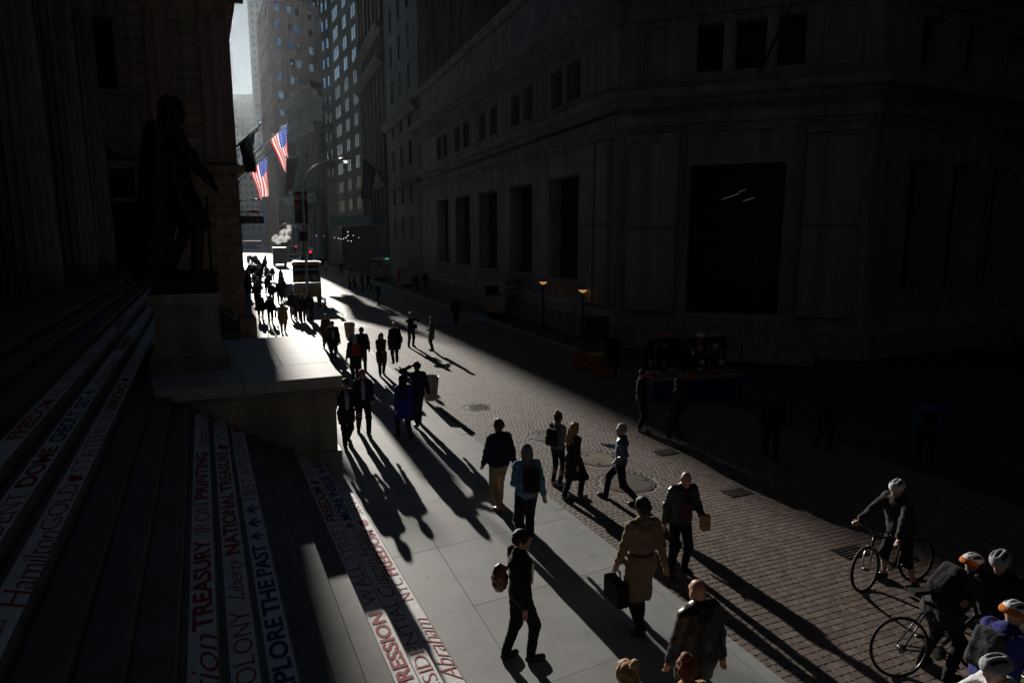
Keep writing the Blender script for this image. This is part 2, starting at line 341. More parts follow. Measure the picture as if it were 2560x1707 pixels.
# kerbs
kb = MB(); 
for s0, s1 in zip(range(-12, 116, 8), range(-4, 124, 8)):
    kb.hexa([RD(s0, kerb_t(s0) - .19, -.17), RD(s0, kerb_t(s0) - .03, -.17), RD(s1, kerb_t(s1) - .03, -.17), RD(s1, kerb_t(s1) - .19, -.17),
             RD(s0, kerb_t(s0) - .19, -.02), RD(s0, kerb_t(s0) - .03, -.02), RD(s1, kerb_t(s1) - .03, -.02), RD(s1, kerb_t(s1) - .19, -.02)])
kerb = tag(kb.build('kerb', 'kerb_granite'), kind='structure')
s = -8.0
while s < 110:
    ln = random.uniform(1.7, 2.6); a, q = s + .006, s + ln - .006; kt0, kt1 = kerb_t(a), kerb_t(q); zt = .004 + random.uniform(-.003, .003)
    b = MB(); b.hexa([RD(a, kt0 - .2, -.16), RD(a, kt0, -.16), RD(q, kt1, -.16), RD(q, kt1 - .2, -.16), RD(a, kt0 - .2, zt), RD(a, kt0 - .012, zt), RD(q, kt1 - .012, zt), RD(q, kt1 - .2, zt)])
    b.build('kerb_stone', 'kerb_granite', kerb); s += ln
b = MB(); b.fbox(RD, 25, 260, RK, RK + .2, -.16, .0); rkerb = tag(b.build('kerb_far_side', 'kerb_granite'), kind='structure')
# left pavement
b = MB()
ss = [-12, 0, 6, 12, 18, 24, 30, 40, 60, 90, 120]
for s0, s1 in zip(ss[:-1], ss[1:]): b.quad(RD(s0, -6, -.035), RD(s0, kerb_t(s0) - .2, -.035), RD(s1, kerb_t(s1) - .2, -.035), RD(s1, -6, -.035))
for s0, s1 in ((120, 200), (200, 300)): b.quad(RD(s0, -6, -.005), RD(s0, kerb_t(s0) - .2, -.005), RD(s1, kerb_t(s1) - .2, -.005), RD(s1, -6, -.005), 1)
pav = tag(b.build('pavement', ['mortar', 'concrete']), kind='structure')
cols = [(-4.6, -2.2), (-2.2, .3), (.3, 2.83), (2.83, None)]
s = -3.3; k = 0
while s < 118:
    ln = 1.97
    for t0, t1 in cols:
        f = lambda t, ss: ss + .10 * (t - 3)
        g = .004; z = random.uniform(-.002, .003)
        def pt(ss, t, zz):
            if t is None:
                t = kerb_t(ss) - .205
            return RD(f(t, ss), t, zz)
        a0, a1 = s + g, s + ln - g; q0 = t0 + g; q1 = None if t1 is None else t1 - g
        e = .006
        b = MB(); b.hexa([pt(a0, q0, -.06), pt(a0, q1, -.06), pt(a1, q1, -.06), pt(a1, q0, -.06), pt(a0, q0, z), pt(a0, q1, z), pt(a1, q1, z), pt(a1, q0, z)])
        b.build('paving_slab', 'concrete', pav)
    s += ln; k += 1
# far-side pavement
b = MB(); b.fbox(RD, 25, 260, RK + .2, 40, -.16, -.004); tag(b.build('pavement_far_side', 'concrete_shade'), kind='structure')
# manhole covers
def manhole(k, mtl, label, ringed, grate=False):
    a, q, r = MH[k]; c = RD(a, q, -.128); e = empty('manhole_cover', RD(a, q, -.12), label, 'manhole cover')
    b = MB(); b.lathe(c, [(r * .86, 0), (r * .86, .008), (r * .83, .011), (.05, .012)], 40); b.build('lid', mtl, e)
    b = MB(); n = 40
    for j in range(n):
        p = []
        for rr, z in ((r * .885, .002), (r * .98, .002), (r * .98, .012), (r * .885, .012)):
            for jj in (j, j + 1): p.append((rr, z, jj))
        P_ = lambda rr, z, jj: c + Vector((math.cos(2 * math.pi * jj / n) * rr, math.sin(2 * math.pi * jj / n) * rr, z))
        b.quad(P_(r * .885, .012, j), P_(r * .98, .012, j), P_(r * .98, .012, j + 1), P_(r * .885, .012, j + 1))
        b.quad(P_(r * .885, -.01, j), P_(r * .885, .012, j), P_(r * .885, .012, j + 1), P_(r * .885, -.01, j + 1))
        b.quad(P_(r * .98, -.01, j), P_(r * .98, .012, j), P_(r * .98, .012, j + 1), P_(r * .98, -.01, j + 1))
    b.build('rim', 'iron_cover', e)
    if grate:
        b = MB()
        for x in np.arange(-r * .75, r * .76, .055):
            for y in np.arange(-r * .75, r * .76, .055):
                if x * x + y * y < (r * .78) ** 2: b.box(c + Vector((x, y, .014)), (.032, .032, .012), (1, random.uniform(-.3, .3), 0))
        tag(b.build('studs', 'steel', e), kind='stuff')
    else:
        for an in (20, 140, 260): b = MB(); b.box(c + Vector((math.cos(R(an)) * r * .7, math.sin(R(an)) * r * .7, .015)), (.09, .05, .008), (1, .3, 0)); b.build('lift_slot', 'black_iron', e)
manhole(0, 'iron_cover', 'studded iron manhole cover in the lit setts near the kerb', True, True)
manhole(1, 'rust_cover', 'rusty round steel cover behind the man in blue puffer jacket', True)
manhole(2, 'iron_cover', 'grey round steel cover under the striding man in blue puffer jacket', True)
manhole(3, 'iron_cover', 'round cover half hidden behind the woman with a hair bun', True)
for lab, u, v in (('small square drain plate in the setts right of the plaid shirt man', 1842, 1230), ('small dark square plate at the edge of shade behind the puffer jacket man', 1665, 1130), ('square drain plate beside the front wheel of the astride cyclist', 2128, 1378), ('jagged dark utility plate far up the lit street', 884, 757)):
    c = G(u, v, -.113); e = empty('drain_plate', c, lab, 'drain'); b = MB(); b.box(c + Vector((0, 0, -.008)), (.6, .42, .012), RT); b.build('plate', 'black_iron', e)
    for k in range(5): b = MB(); b.box(c + RS * (-.15 + .075 * k) + Vector((0, 0, .003)), (.5, .03, .01), RT); b.build('bar', 'iron_cover', e)

# ------------------------------------------------------------------ temple steps with printed strips
NOSE = lambda k: 2.48 - .32 * (k - 1)
stair = empty('stone_staircase', ST(8, 1, 0), 'broad granite staircase with printed white strips on some treads', 'staircase')
for k in range(1, 19):
    b = MB(); far = 14.548 if k <= 12 else 40.9; s0 = -4.0
    n = 4 if k <= 12 else 9; L = (far - s0) / n
    for j in range(n):
        o = random.uniform(-.002, .002); a0, a1 = s0 + j * L + .003, s0 + (j + 1) * L - .003
        t1 = NOSE(k) + o; t0 = NOSE(k) - .42; z1 = .2 * k; e = .012
        b.add([ST(a0, t1, z1 - .199), ST(a1, t1, z1 - .199), ST(a1, t1, z1 - e), ST(a0, t1, z1 - e), ST(a0, t1 - e, z1), ST(a1, t1 - e, z1), ST(a1, t0, z1), ST(a0, t0, z1), ST(a0, t0, z1 - .199), ST(a1, t0, z1 - .199)],
              [(0, 1, 2, 3), (3, 2, 5, 4), (4, 5, 6, 7), (0, 3, 4, 7, 8), (1, 9, 6, 5, 2), (7, 6, 9, 8)])
    b.build('step', 'step_granite', stair)
WORDS = {9: [('tion', 5.24, 6.13), ('TREASURY', 6.2, 8.19), ('IRON', 8.39, 9.4), ('PRINTING', 9.55, 11.71), ('National Guard', 12.03, 14.34)],
 8: [('COLONY', 5.28, 6.76), ('Liberty', 6.97, 7.99), ('NATIONAL', 8.09, 10.18), ('TREASURE', 10.25, 12.28), ('*', 12.38, 12.7), ('OCCUPY', 12.81, 14.4)],
 7: [('EXPLORE', 5.25, 6.82), ('THE', 6.89, 7.68), ('PAST', 7.79, 8.66), ('^', 8.81, 9.07), ('^', 9.25, 9.55), ('^', 9.75, 10.08), ('FIRST AMENDMENT', 10.26, 14.01), ('*', 14.1, 14.42)],
 3: [('EXPRESSION', 5.7, 7.79), ('WALL STREET', 7.98, 10.69), ('FREEDOM', 10.81, 12.5), ('*', 12.62, 12.88), ('VAULTS', 13.0, 14.4)],
 2: [('PRESIDENTIAL', 5.82, 8.32), ('Custom House', 8.41, 10.69), ('^r', 10.81, 11.09), ('MORE INSIDE', 11.2, 13.59), ('^', 13.75, 14.05), ('^', 14.12, 14.42)],
 1: [('Abraham', 6.63, 8.06), ('NYC', 8.54, 9.22), ('FREEDOM', 9.33, 11.08), ('o', 11.28, 11.54), ('SKYSCRAPER', 11.78, 14.4)],
 13: [('JAMES', 5.01, 5.55), ('Hamilton', 5.69, 7.16), ('GOLD', 7.2, 8.48), ('*', 8.56, 8.8), ('STATEHOOD', 8.92, 11.86), ('DEMOCRACY', 11.96, 14.17), ('v', 14.36, 14.65), ('PATRIOTS', 14.88, 17.33)],
 14: [('PRESIDENT', 5.63, 7.8), ('DOME', 7.98, 9.42), ('CHECK IT OUT', 9.64, 12.24), ('^', 12.42, 12.75), ('Alexander', 13.03, 16.06), ('TREASURY', 17, 19.6)],
 15: [('FREEDOM', 9.22, 11.28), ('WALL STREET', 11.42, 13.49), ('STRIKING', 13.68, 15.71), ('VAULTS', 15.92, 18.28), ('LIBERTY', 19.5, 23)]}
SERIF = {'IRON', 'OCCUPY', 'COLONY', 'FIRST AMENDMENT', 'WALL STREET', 'VAULTS', 'PRESIDENTIAL', 'NYC', 'SKYSCRAPER', 'GOLD', 'STATEHOOD', 'PATRIOTS', 'PRESIDENT', 'STRIKING', 'JAMES'}
BLUE = {'EXPLORE', 'THE', 'PAST', 'MORE INSIDE', 'CHECK IT OUT'}
for k, words in WORDS.items():
    t1 = NOSE(k) - .022; t0 = t1 - .235; z = .2 * k; far = 14.50 if k <= 12 else 38
    b = MB(); b.fbox(ST, -2, far, t0, t1, z + .0005, z + .004); strip = b.build('printed_strip', 'strip_white', stair)
    base = t1 - .028; hcap = .18
    for w, a0, a1 in words:
        o = ST(a0, base, z + .0045)
        if w in ('^', '^r'):
            b = MB(); L = a1 - a0; c = (a0 + a1) / 2; q = lambda ds, dt: ST(c + ds * L, base - dt * hcap, z + .008)
            b.add([q(0, 1), q(-.5, .45), q(-.5, .2), q(-.09, .55), q(-.09, 0), q(.09, 0), q(.09, .55), q(.5, .2), q(.5, .45)], [(0, 1, 2, 3), (0, 3, 4, 5, 6), (0, 6, 7, 8)])
            b.build('arrow', 'ink_red' if 'r' in w else 'ink_blue', strip)
        elif w in ('*', 'v', 'o'):
            b = MB(); L = a1 - a0; c = (a0 + a1) / 2; pts = []
            for j in range(14):
                an = 2 * math.pi * j / 14; rr = {'*': .5 + .28 * (j % 2) * math.cos(an * 1.5), 'v': .42 + .15 * abs(math.cos(an)), 'o': .55}[w]
                pts.append(ST(c + math.cos(an) * L * rr, base - hcap * (.5 + rr * .9 * math.sin(an)), z + .008))
            b.add(pts, [tuple(range(14))]); b.build('emblem', 'ink_red', strip)
        else:
            script = w[1:2].islower()
            ink = 'ink_blue' if w in BLUE else 'ink_red'
            h = hcap * (1.12 if script else 1.0)
            dn = .03 if script else 0
            lettering('lettering', strip, w, ST(a0, base + dn, z + .0045), ES, -ET, a1 - a0, h, ink, shear=.45 if script else 0, offset=(-.012 if script else (-.008 if w in SERIF else .026)), space=.92 if script else 1.0, serif=w in SERIF)

# ------------------------------------------------------------------ cheek block with platform
blk = empty('stone_cheek_block', ST(17.5, 0.7, 0), 'big pale stone side block of the stairs with sunlit flat top', 'stone block')
b = MB(); b.fbox(ST, 14.62, 20.62, -1.05, 2.42, 0.0, 2.0); b.build('core', 'marble', blk)
fronts = [(-1.1, .35, 0, .62), (.36, 1.45, 0, .62), (1.46, 2.56, 0, .62)]
for t0, t1, z0, z1 in fronts: b = MB(); b.fbox(ST, 14.50, 20.7, t0, t1, z0 + .003, z1); b.build('stone', 'marble', blk)
for t0, t1 in ((-1.1, .2), (.206, 1.5), (1.506, 2.48)): b = MB(); b.fbox(ST, 14.56, 20.66, t0, t1, .624, 1.56); b.build('stone', 'marble', blk)
for t0, t1 in ((-1.1, 1.12), (1.126, 2.50)): b = MB(); b.fbox(ST, 14.545, 20.67, t0, t1, 1.564, 1.9); b.build('stone', 'marble', blk)
b = MB()
prof = [(0, 1.9), (.05, 1.9), (.05, 1.96), (.10, 2.0), (.12, 2.05), (.12, 2.1), (0, 2.1)]
b.moulding(ST(14.545, -1.1, 0), ST(14.545, 2.50, 0), -ES, prof); b.moulding(ST(14.425, 2.50, 0), ST(20.7, 2.50, 0), ET, [(o, z + .001) for o, z in prof])
b.fbox(ST, 14.55, 20.66, -1.1, 2.49, 1.902, 2.098); b.build('moulding', 'marble', blk)
for s0, s1, t0, t1 in ((14.35, 16.05, -1.12, .60), (14.35, 16.05, .608, 2.60), (16.06, 20.83, -1.12, .42), (16.06, 20.83, .43, 1.55), (16.06, 20.83, 1.558, 2.60)):
    b = MB(); e = .012; z = 2.35 + random.uniform(-.002, .002)
    b.fbox(ST, s0 + .004, s1 - .004, t0 + .003, t1 - .003, 2.101, z); b.build('cap_slab', 'cap_stone', blk)
# pedestal
ped = empty('statue_pedestal', ST(17.1, -.4, 2.35), 'square stone pedestal under the dark statue', 'pedestal')
def lv(s0, s1, t0, t1, z0, z1, nm, mtl='marble', tp=0.0):
    b = MB(); b.hexa([ST(s0, t0, z0), ST(s0, t1, z0), ST(s1, t1, z0), ST(s1, t0, z0), ST(s0 + tp, t0 + tp, z1), ST(s0 + tp, t1 - tp, z1), ST(s1 - tp, t1 - tp, z1), ST(s1 - tp, t0 + tp, z1)]); return b.build(nm, mtl, ped)
lv(16.25, 18.15, -1.2, .42, 2.353, 2.67, 'base_block'); lv(16.31, 18.09, -1.14, .36, 2.672, 2.87, 'base_block', tp=.05)
lv(16.38, 18.02, -1.07, .29, 2.872, 3.78, 'die', tp=.03); lv(16.36, 18.04, -1.09, .31, 3.782, 3.86, 'moulding', tp=-.03); lv(16.28, 18.12, -1.17, .39, 3.862, 4.08, 'cap', tp=.02)

# ------------------------------------------------------------------ temple front on the left
tem = empty('temple_building', ST(20, -5, 3.6), 'dark temple front with fluted columns above the staircase', 'building')
b = MB(); b.fbox(ST, -4, 40.9, -9.0, NOSE(18) - .41, 3.0, 3.598); b.build('portico_floor', 'step_granite', tem)
for sc in (9.0, 16.6, 24.3, 32.0, 38.9):
    c = ST(sc, -4.75, 3.6); b = MB()
    b.lathe(c, [(.86 - .0105 * z, z) for z in np.linspace(0, 12.2, 7)], 80, flute=.07, nf=20); b.build('column', 'marble', tem, smooth=False)
    b = MB(); b.lathe(c, [(.74, 12.2), (.78, 12.3), (.98, 12.75), (1.0, 12.8)], 24); b.box(c + Vector((0, 0, 13.0)), (2.2, 2.2, .4), ES); b.build('capital', 'marble', tem)
b = MB(); b.fbox(ST, -4, 40.9, -9.4, -9.0, 3.0, 22); b.build('wall', 'marble', tem)
b = MB(); b.fbox(ST, -4, 40.9, -9.0, -3.6, 16.82, 19.2); b.fbox(ST, -4.3, 41.2, -9.3, -3.2, 19.2, 19.9); b.build('entablature', 'marble', tem)

# ------------------------------------------------------------------ facade helper
def facade(b, o, ux, n, W, z0, z1, ops, depth, mi=0):
    o = Vector(o); ux = Vector(ux).normalized(); n = Vector(n).normalized(); Z = Vector((0, 0, 1))
    xs = sorted({0.0, W} | {round(q[0], 4) for q in ops} | {round(q[1], 4) for q in ops}); zs = sorted({z0, z1} | {round(q[2], 4) for q in ops} | {round(q[3], 4) for q in ops})
    opn = [(round(a, 4), round(c, 4), round(d, 4), round(e, 4)) for a, c, d, e in ops]
    for xa, xb in zip(xs[:-1], xs[1:]):
        colops = [q for q in opn if q[0] <= xa + 1e-5 and q[1] >= xb - 1e-5]
        run = None
        for za, zb in zip(zs[:-1], zs[1:]):
            hole = any(q[2] <= za + 1e-5 and q[3] >= zb - 1e-5 for q in colops)
            if not hole:
                run = [za, zb] if run is None else [run[0], zb]
            if (hole or zb == zs[-1]) and run is not None:
                b.quad(o + ux * xa + Z * run[0], o + ux * xb + Z * run[0], o + ux * xb + Z * run[1], o + ux * xa + Z * run[1], mi); run = None
    for x0, x1, a, c in opn:
        p = lambda x, z, d: o + ux * x + Z * z - n * d
        b.quad(p(x0, a, 0), p(x1, a, 0), p(x1, a, depth), p(x0, a, depth), mi); b.quad(p(x0, c, 0), p(x0, c, depth), p(x1, c, depth), p(x1, c, 0), mi)
        b.quad(p(x0, a, 0), p(x0, a, depth), p(x0, c, depth), p(x0, c, 0), mi); b.quad(p(x1, a, 0), p(x1, c, 0), p(x1, c, depth), p(x1, a, depth), mi)
def panes(parent, o, ux, n, ops, depth, mats, name='window_pane'):
    o = Vector(o); ux = Vector(ux).normalized(); n = Vector(n).normalized()
    for k, (x0, x1, a, c) in enumerate(ops):
        mt = mats[k % len(mats)] if isinstance(mats, list) else mats(k, x0, a)
        piece(name, parent, o + ux * (x0 + x1) / 2 - n * (depth - .03) + Vector((0, 0, (a + c) / 2)), (x1 - x0 + .02, .05, c - a + .02), ux, mt)

# ------------------------------------------------------------------ stone building beyond the steps on the left
WC = 42.0; WT = 2.12
sb = empty('stone_building', ST(WC, -3, 0), 'brown stone building with pilasters and arched doorway beyond the statue', 'building')
o = ST(WC, -11.0, 0); ux = ET; n = -ES; W = WT + 11.0
X = lambda u, v=300: None
wx0, wx1 = W - 7.75, W - 5.55
ops = [(wx0, wx1, 13.0, 16.6), (W - 8.05, W - 5.15, 2.4, 9.9)]
b = MB(); facade(b, o, ux, n, W, 8.9, 22.0, [ops[0], (ops[1][0], ops[1][1], 8.9, 9.9)], .5)
facade(b, o, ux, n, W, 0, 8.9, [(ops[1][0], ops[1][1], 2.4, 8.9)], .5)
b.build('wall', 'brownstone', sb)
# arch head
b = MB(); cx = (ops[1][0] + ops[1][1]) / 2; rr = (ops[1][1] - ops[1][0]) / 2
pts_o = []; 
for j in range(17):
    an = math.pi * j / 16; pts_o.append((cx + math.cos(an) * rr * 1.0, 8.9 + math.sin(an) * rr * .72))
Pw = lambda x, z, d=0.0: o + ux * x + n * d + Vector((0, 0, z))
for j in range(16):
    (xa, za), (xb, zb) = pts_o[j], pts_o[j + 1]
    k = 1.28; ya, yb = (cx + (xa - cx) * k, 8.9 + (za - 8.9) * k), (cx + (xb - cx) * k, 8.9 + (zb - 8.9) * k)
    b2 = MB(); b2.hexa([Pw(xa, za, .01), Pw(xb, zb, .01), Pw(yb[0], yb[1], .01), Pw(ya[0], ya[1], .01), Pw(xa, za, .09), Pw(xb, zb, .09), Pw(yb[0], yb[1], .09), Pw(ya[0], ya[1], .09)])
    b2.build('arch_stone', 'brownstone', sb)
    if za < 9.9 + .01 and False: pass
panes(sb, o, ux, n, [(ops[1][0], ops[1][1], 2.4, 8.6)], .5, ['glass_dark'], 'door')
m_('dim_fanlight', (0.24, 0.2, 0.12), 0.6)
panes(sb, o, ux, n, [(ops[1][0], ops[1][1], 8.6, 9.9)], .5, ['dim_fanlight'], 'fanlight')
m_('shutter', (0.085, 0.045, 0.03), 0.6, 0.3)
w = (wx1 - wx0) / 3; h = 1.8
for i in range(3):
    for j in range(2): piece('window_pane', sb, Pw(wx0 + w * (i + .5), 13.0 + h * (j + .5), -.44), (w - .1, .05, h - .12), ux, 'shutter')
piece('window_frame', sb, Pw((wx0 + wx1) / 2, 14.8, -.47), (wx1 - wx0, .04, 3.6), ux, 'black_iron')
# ashlar courses
z = .3; row = 0
while z < 8.3:
    x = W - 5.0 + (.75 if row % 2 else 0) * 1.0 - .75; h = .56
    while x < W - .02:
        x1 = min(x + 1.5, W); x0 = max(x, W - 5.0)
        if x1 - x0 > .12: piece('ashlar_block', sb, Pw((x0 + x1) / 2, z + h / 2, .02), (x1 - x0 - .03, .06, h - .03), ux, 'brownstone')
        x += 1.5
    x = W - 11 + (.75 if row % 2 else 0)
    while x < W - 8.2:
        x1 = min(x + 1.5, W - 8.2)
        if x1 - x > .12: piece('ashlar_block', sb, Pw((x + x1) / 2, z + h / 2, .02), (x1 - x - .03, .06, h - .03), ux, 'brownstone')
        x += 1.5
    z += h; row += 1
z = 10.2; row = 0
while z < 17.4:
    h = .6
    for xa, xb in ((W - 9.8, wx0 - .2), (wx1 + .2, W - 4.2), (W - 2.95, W - 1.6)):
        if z < 12.6 and xa < W - 5 and xb < W - 4: continue
        piece('ashlar_block', sb, Pw((xa + xb) / 2, z + h / 2, .015), (xb - xa, .05, h - .03), ux, 'brownstone')
    z += h; row += 1
for xa, xb in ((W - 4.1, W - 3.0), (W - 1.5, W - .06)):
    piece('pilaster', sb, Pw((xa + xb) / 2, 13.45, .06), (xb - xa, .22, 7.5), ux, 'brownstone'); piece('pilaster_base', sb, Pw((xa + xb) / 2, 9.55, .1), (xb - xa + .16, .32, .28), ux, 'brownstone')
    b = MB(); b.moulding(Pw(xa - .05, 17.2), Pw(xb + .05, 17.2), n, [(.05, 0), (.2, 0), (.2, .15), (.3, .3), (.26, .6), (.36, .85), (.05, .85)]); b.build('capital', 'brownstone', sb)
b = MB(); b.moulding(Pw(wx0 - 2.2, 12.45), Pw(W - 4.3, 12.45), n, [(0, 0), (.14, .02), (.18, .1), (.14, .2), (0, .22)]); b.build('sill_course', 'brownstone', sb)
prof = [(0, 0), (.12, 0), (.2, .14), (.42, .2), (.5, .34), (.42, .42), (.08, .46), (0, .46)]
b = MB(); b.moulding(Pw(0, 8.9), Pw(W + .48, 8.9), n, prof); b.moulding(ST(WC - .4, WT, 8.901), ST(95, WT, 8.901), ET, prof); b.build('string_course', 'brownstone', sb)
b = MB(); b.moulding(Pw(0, 7.2), Pw(W + .1, 7.2), n, [(0, 0), (.1, 0), (.1, .18), (0, .2)]); b.build('string_course', 'brownstone', sb)
prof = [(0, 0), (.1, 0), (.12, .55), (.25, .7), (.3, 1.5), (.5, 1.7), (.85, 1.9), (.95, 2.3), (.2, 2.5), (0, 2.5)]
b = MB(); b.moulding(Pw(0, 18.1), Pw(W + .9, 18.1), n, prof); b.moulding(ST(WC - .8, WT, 18.101), ST(95, WT, 18.101), ET, prof); b.build('cornice', 'brownstone', sb)
ops = [(x, x + 1.6, zz, zz + 2.6) for x in np.arange(3, 50, 4.2) for zz in (1.5, 5.0, 10.5, 14.3)]
b = MB(); facade(b, ST(WC, WT, 0), ES, ET, 53, 0, 26, ops, .4); b.quad(ST(WC, -11, 22), ST(WC, WT, 22), ST(WC, WT, 26), ST(WC, -11, 26)); b.quad(ST(WC, -11, 26), ST(WC, WT, 26), ST(95, WT, 26), ST(95, -11, 26)); b.quad(ST(95, -11, 0), ST(95, WT, 0), ST(95, WT, 26), ST(95, -11, 26))
b.build('side_wall', 'brownstone', sb)
panes(sb, ST(WC, WT, 0), ES, ET, ops, .4, ['glass_dark'])
# low stoop wall and railing in front of it
stp = empty('stoop', ST(38, 1.5, 0), 'dark stone stoop with newel at the foot of the brown building', 'stoop')
b = MB(); b.fbox(ST, 36.4, 38.2, 1.55, 2.35, 0, 1.15); b.build('newel', 'brownstone', stp)
b = MB(); b.fbox(ST, 36.2, 41.9, .2, 1.5, 0, .5); b.fbox(ST, 37.2, 41.9, -4.5, 1.4, .5, 1.1); b.fbox(ST, 33, 36.1, -3, .8, 0, .35); b.build('landing', 'step_granite', stp)
rl = empty('handrail', ST(31, 1.5, 0), 'thin black iron handrail behind the cheek block', 'handrail')
b = MB(); b.tube([ST(36.5, 2.5, 1.25), ST(34, 2.7, 1.15), ST(30.5, 2.9, .75), ST(30.2, 2.92, .5)], .025); b.build('rail', 'black_iron', rl)
b = MB(); b.tube([ST(34, 2.7, 1.15), ST(34, 2.7, 0)], .022); b.build('post', 'black_iron', rl); b = MB(); b.tube([ST(30.4, 2.9, .72), ST(30.4, 2.9, 0)], .022); b.build('post', 'black_iron', rl)
rl = empty('handrail', ST(28, 0, 0), 'black iron handrail sloping between pedestal and brown building', 'handrail')
b = MB(); b.tube([ST(27, -.6, 3.1), ST(29, .6, 2.4), ST(31, 1.2, 1.7)], .03); b.build('rail', 'black_iron', rl)
for s, t, z in ((27, -.6, 3.1), (29, .6, 2.4), (31, 1.2, 1.7)): b = MB(); b.tube([ST(s, t, z), ST(s, t, 0)], .025); b.build('post', 'black_iron', rl)

# ------------------------------------------------------------------ corner bank on the right
A = Vector((5.0, 32.4, 0)); dW = Vector((-.349, .937, 0)).normalized(); nW = Vector((-dW.y, dW.x, 0)); dC = Vector((.9325, -.361, 0)).normalized(); nC = Vector((dC.y, -dC.x, 0))
if nC.y > 0: nC = -nC
if nW.x > 0: nW = -nW
CW = 10.85; B0 = A + dC * CW; dB = Vector((.9, .436, 0)).normalized(); nB = Vector((dB.y, -dB.x, 0)); LW = 42.0
bank = empty('corner_bank_building', A, 'massive pale limestone corner building with tall doorway on the right', 'building')
lowW = [(4.1, 8.1), (10.7, 14.7), (17.4, 21.7), (24.2, 28.6), (31.1, 35.0)]
ops = [(a, c, 2.9, 8.65) for a, c in lowW] + [(a + .0, a + 1.65, 12.55, 14.5) for a, c in lowW] + [(c - 1.75, c - .1, 12.55, 14.5) for a, c in lowW]
b = MB(); facade(b, A, dW, nW, LW, 0, 20.2, ops, .9); b.build('wall', 'limestone', bank)
for x0, x1, a, c in ops:
    big = a < 5
    piece('window', bank, A + dW * (x0 + x1) / 2 - nW * .86 + Vector((0, 0, (a + c) / 2)), (x1 - x0 + .02, .05, c - a + .02), dW, 'glass_dark')
    if big:
        piece('window_bar', bank, A + dW * (x0 + x1) / 2 - nW * .80 + Vector((0, 0, (a + c) / 2)), (.12, .06, c - a), dW, 'black_iron'); piece('window_bar', bank, A + dW * (x0 + x1) / 2 - nW * .79 + Vector((0, 0, a + (c - a) * .66)), (x1 - x0, .06, .12), dW, 'black_iron')
        b2 = MB(); b2.moulding(A + dW * (x0 - .1) + Vector((0, 0, a - .3)), A + dW * (x1 + .1) + Vector((0, 0, a - .3)), nW, [(-.02, 0), (.12, 0), (.16, .22), (-.02, .26)]); b2.build('window_sill', 'limestone', bank)
cops = [(3.43, 7.5, 1.3, 8.55), (3.5, 4.62, 12.57, 14.62), (5.14, 6.38, 12.57, 14.62), (6.86, 7.95, 12.57, 14.62)]
b = MB(); facade(b, A, dC, nC, CW, 0, 20.2, cops, .8); b.build('wall', 'limestone', bank)
PC = lambda x, z, d=0.0: A + dC * x + nC * d + Vector((0, 0, z))
for x0, x1, a, c in cops[1:]: piece('window', bank, PC((x0 + x1) / 2, (a + c) / 2, -.76), (x1 - x0 + .02, .05, c - a + .02), dC, 'glass_dark')
dr = piece('doorway_glass', bank, PC(5.46, 4.92, -.76), (4.1, .05, 7.28), dC, 'glass_dark')
for x in (4.45, 5.46, 6.47): piece('door_mullion', bank, PC(x, 3.3, -.70), (.09, .08, 4.0), dC, 'black_iron')
piece('door_transom', bank, PC(5.46, 5.3, -.69), (4.07, .1, .16), dC, 'black_iron')
m_('reflection_glow', (.5, .5, .48), .4, emit=(1, .95, .85), emit_s=.03)  # glowing strips imitate light lines reflected in the door glass
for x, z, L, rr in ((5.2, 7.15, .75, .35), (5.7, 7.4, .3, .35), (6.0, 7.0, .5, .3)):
    b = MB(); b.tube([PC(x - L / 2, z - L * rr / 2, -.66), PC(x + L / 2, z + L * rr / 2, -.66)], .022, 6); b.build('reflection_streak', 'reflection_glow', bank)
bops = [(x, x + 1.5, zz, zz + h) for x in (2.5, 5.6, 8.7, 11.8, 14.9) for zz, h in ((2.9, 5.7), (12.55, 2.0))]
b = MB(); facade(b, B0, dB, nB, 30, 0, 20.2, bops, .8); b.build('wall', 'limestone', bank); panes(bank, B0, dB, nB, bops, .8, ['glass_dark'], 'window')
R0 = [A, B0, B0 + dB * 30, A + dW * LW + Vector((30, 10, 0)), A + dW * LW]
b = MB(); b.add([p + Vector((0, 0, 20.15)) for p in R0], [(0, 1, 2, 3, 4)]); b.quad(A + dW * LW, A + dW * LW + Vector((30, 10, 0)), A + dW * LW + Vector((30, 10, 20)), A + dW * LW + Vector((0, 0, 20))); b.build('roof', 'limestone', bank)
def ring(name, z, prof, mtl='limestone'):
    b = MB(); mo = max(o for o, _ in prof); Zv = Vector((0, 0, z))
    b.moulding(A - dW * mo * .45 + Zv, A + dW * LW + Zv, nW, prof); b.moulding(A - dC * mo * .45 + Zv + Vector((0, 0, .001)), A + dC * (CW + mo * .4) + Zv + Vector((0, 0, .001)), nC, prof); b.moulding(B0 - dB * mo * .4 + Zv, B0 + dB * 30 + Zv, nB, prof)
    return b.build(name, mtl, bank)
ring('plinth', 0, [(-.02, 0), (.38, 0), (.38, 1.2), (.30, 1.34), (-.02, 1.34)])
ring('plinth_ledge', 1.342, [(-.02, 0), (.28, 0), (.24, .3), (.14, .44), (-.02, .48)])
ring('belt_course', 10.0, [(-.02, 0), (.1, 0), (.12, .3), (.25, .36), (.28, .75), (.4, .85), (-.02, .9)])
ring('cornice', 11.2, [(-.02, 0), (.12, 0), (.2, .2), (.55, .32), (.62, .68), (.1, .78), (-.02, .8)])
ring('main_cornice', 15.0, [(-.02, 0), (.15, 0), (.2, .5), (.6, .75), (1.15, .95), (1.25, 1.5), (.2, 1.7), (-.02, 1.7)])
ring('parapet', 19.6, [(-.02, 0), (.15, 0), (.3, .3), (.3, .6), (-.02, .7)])
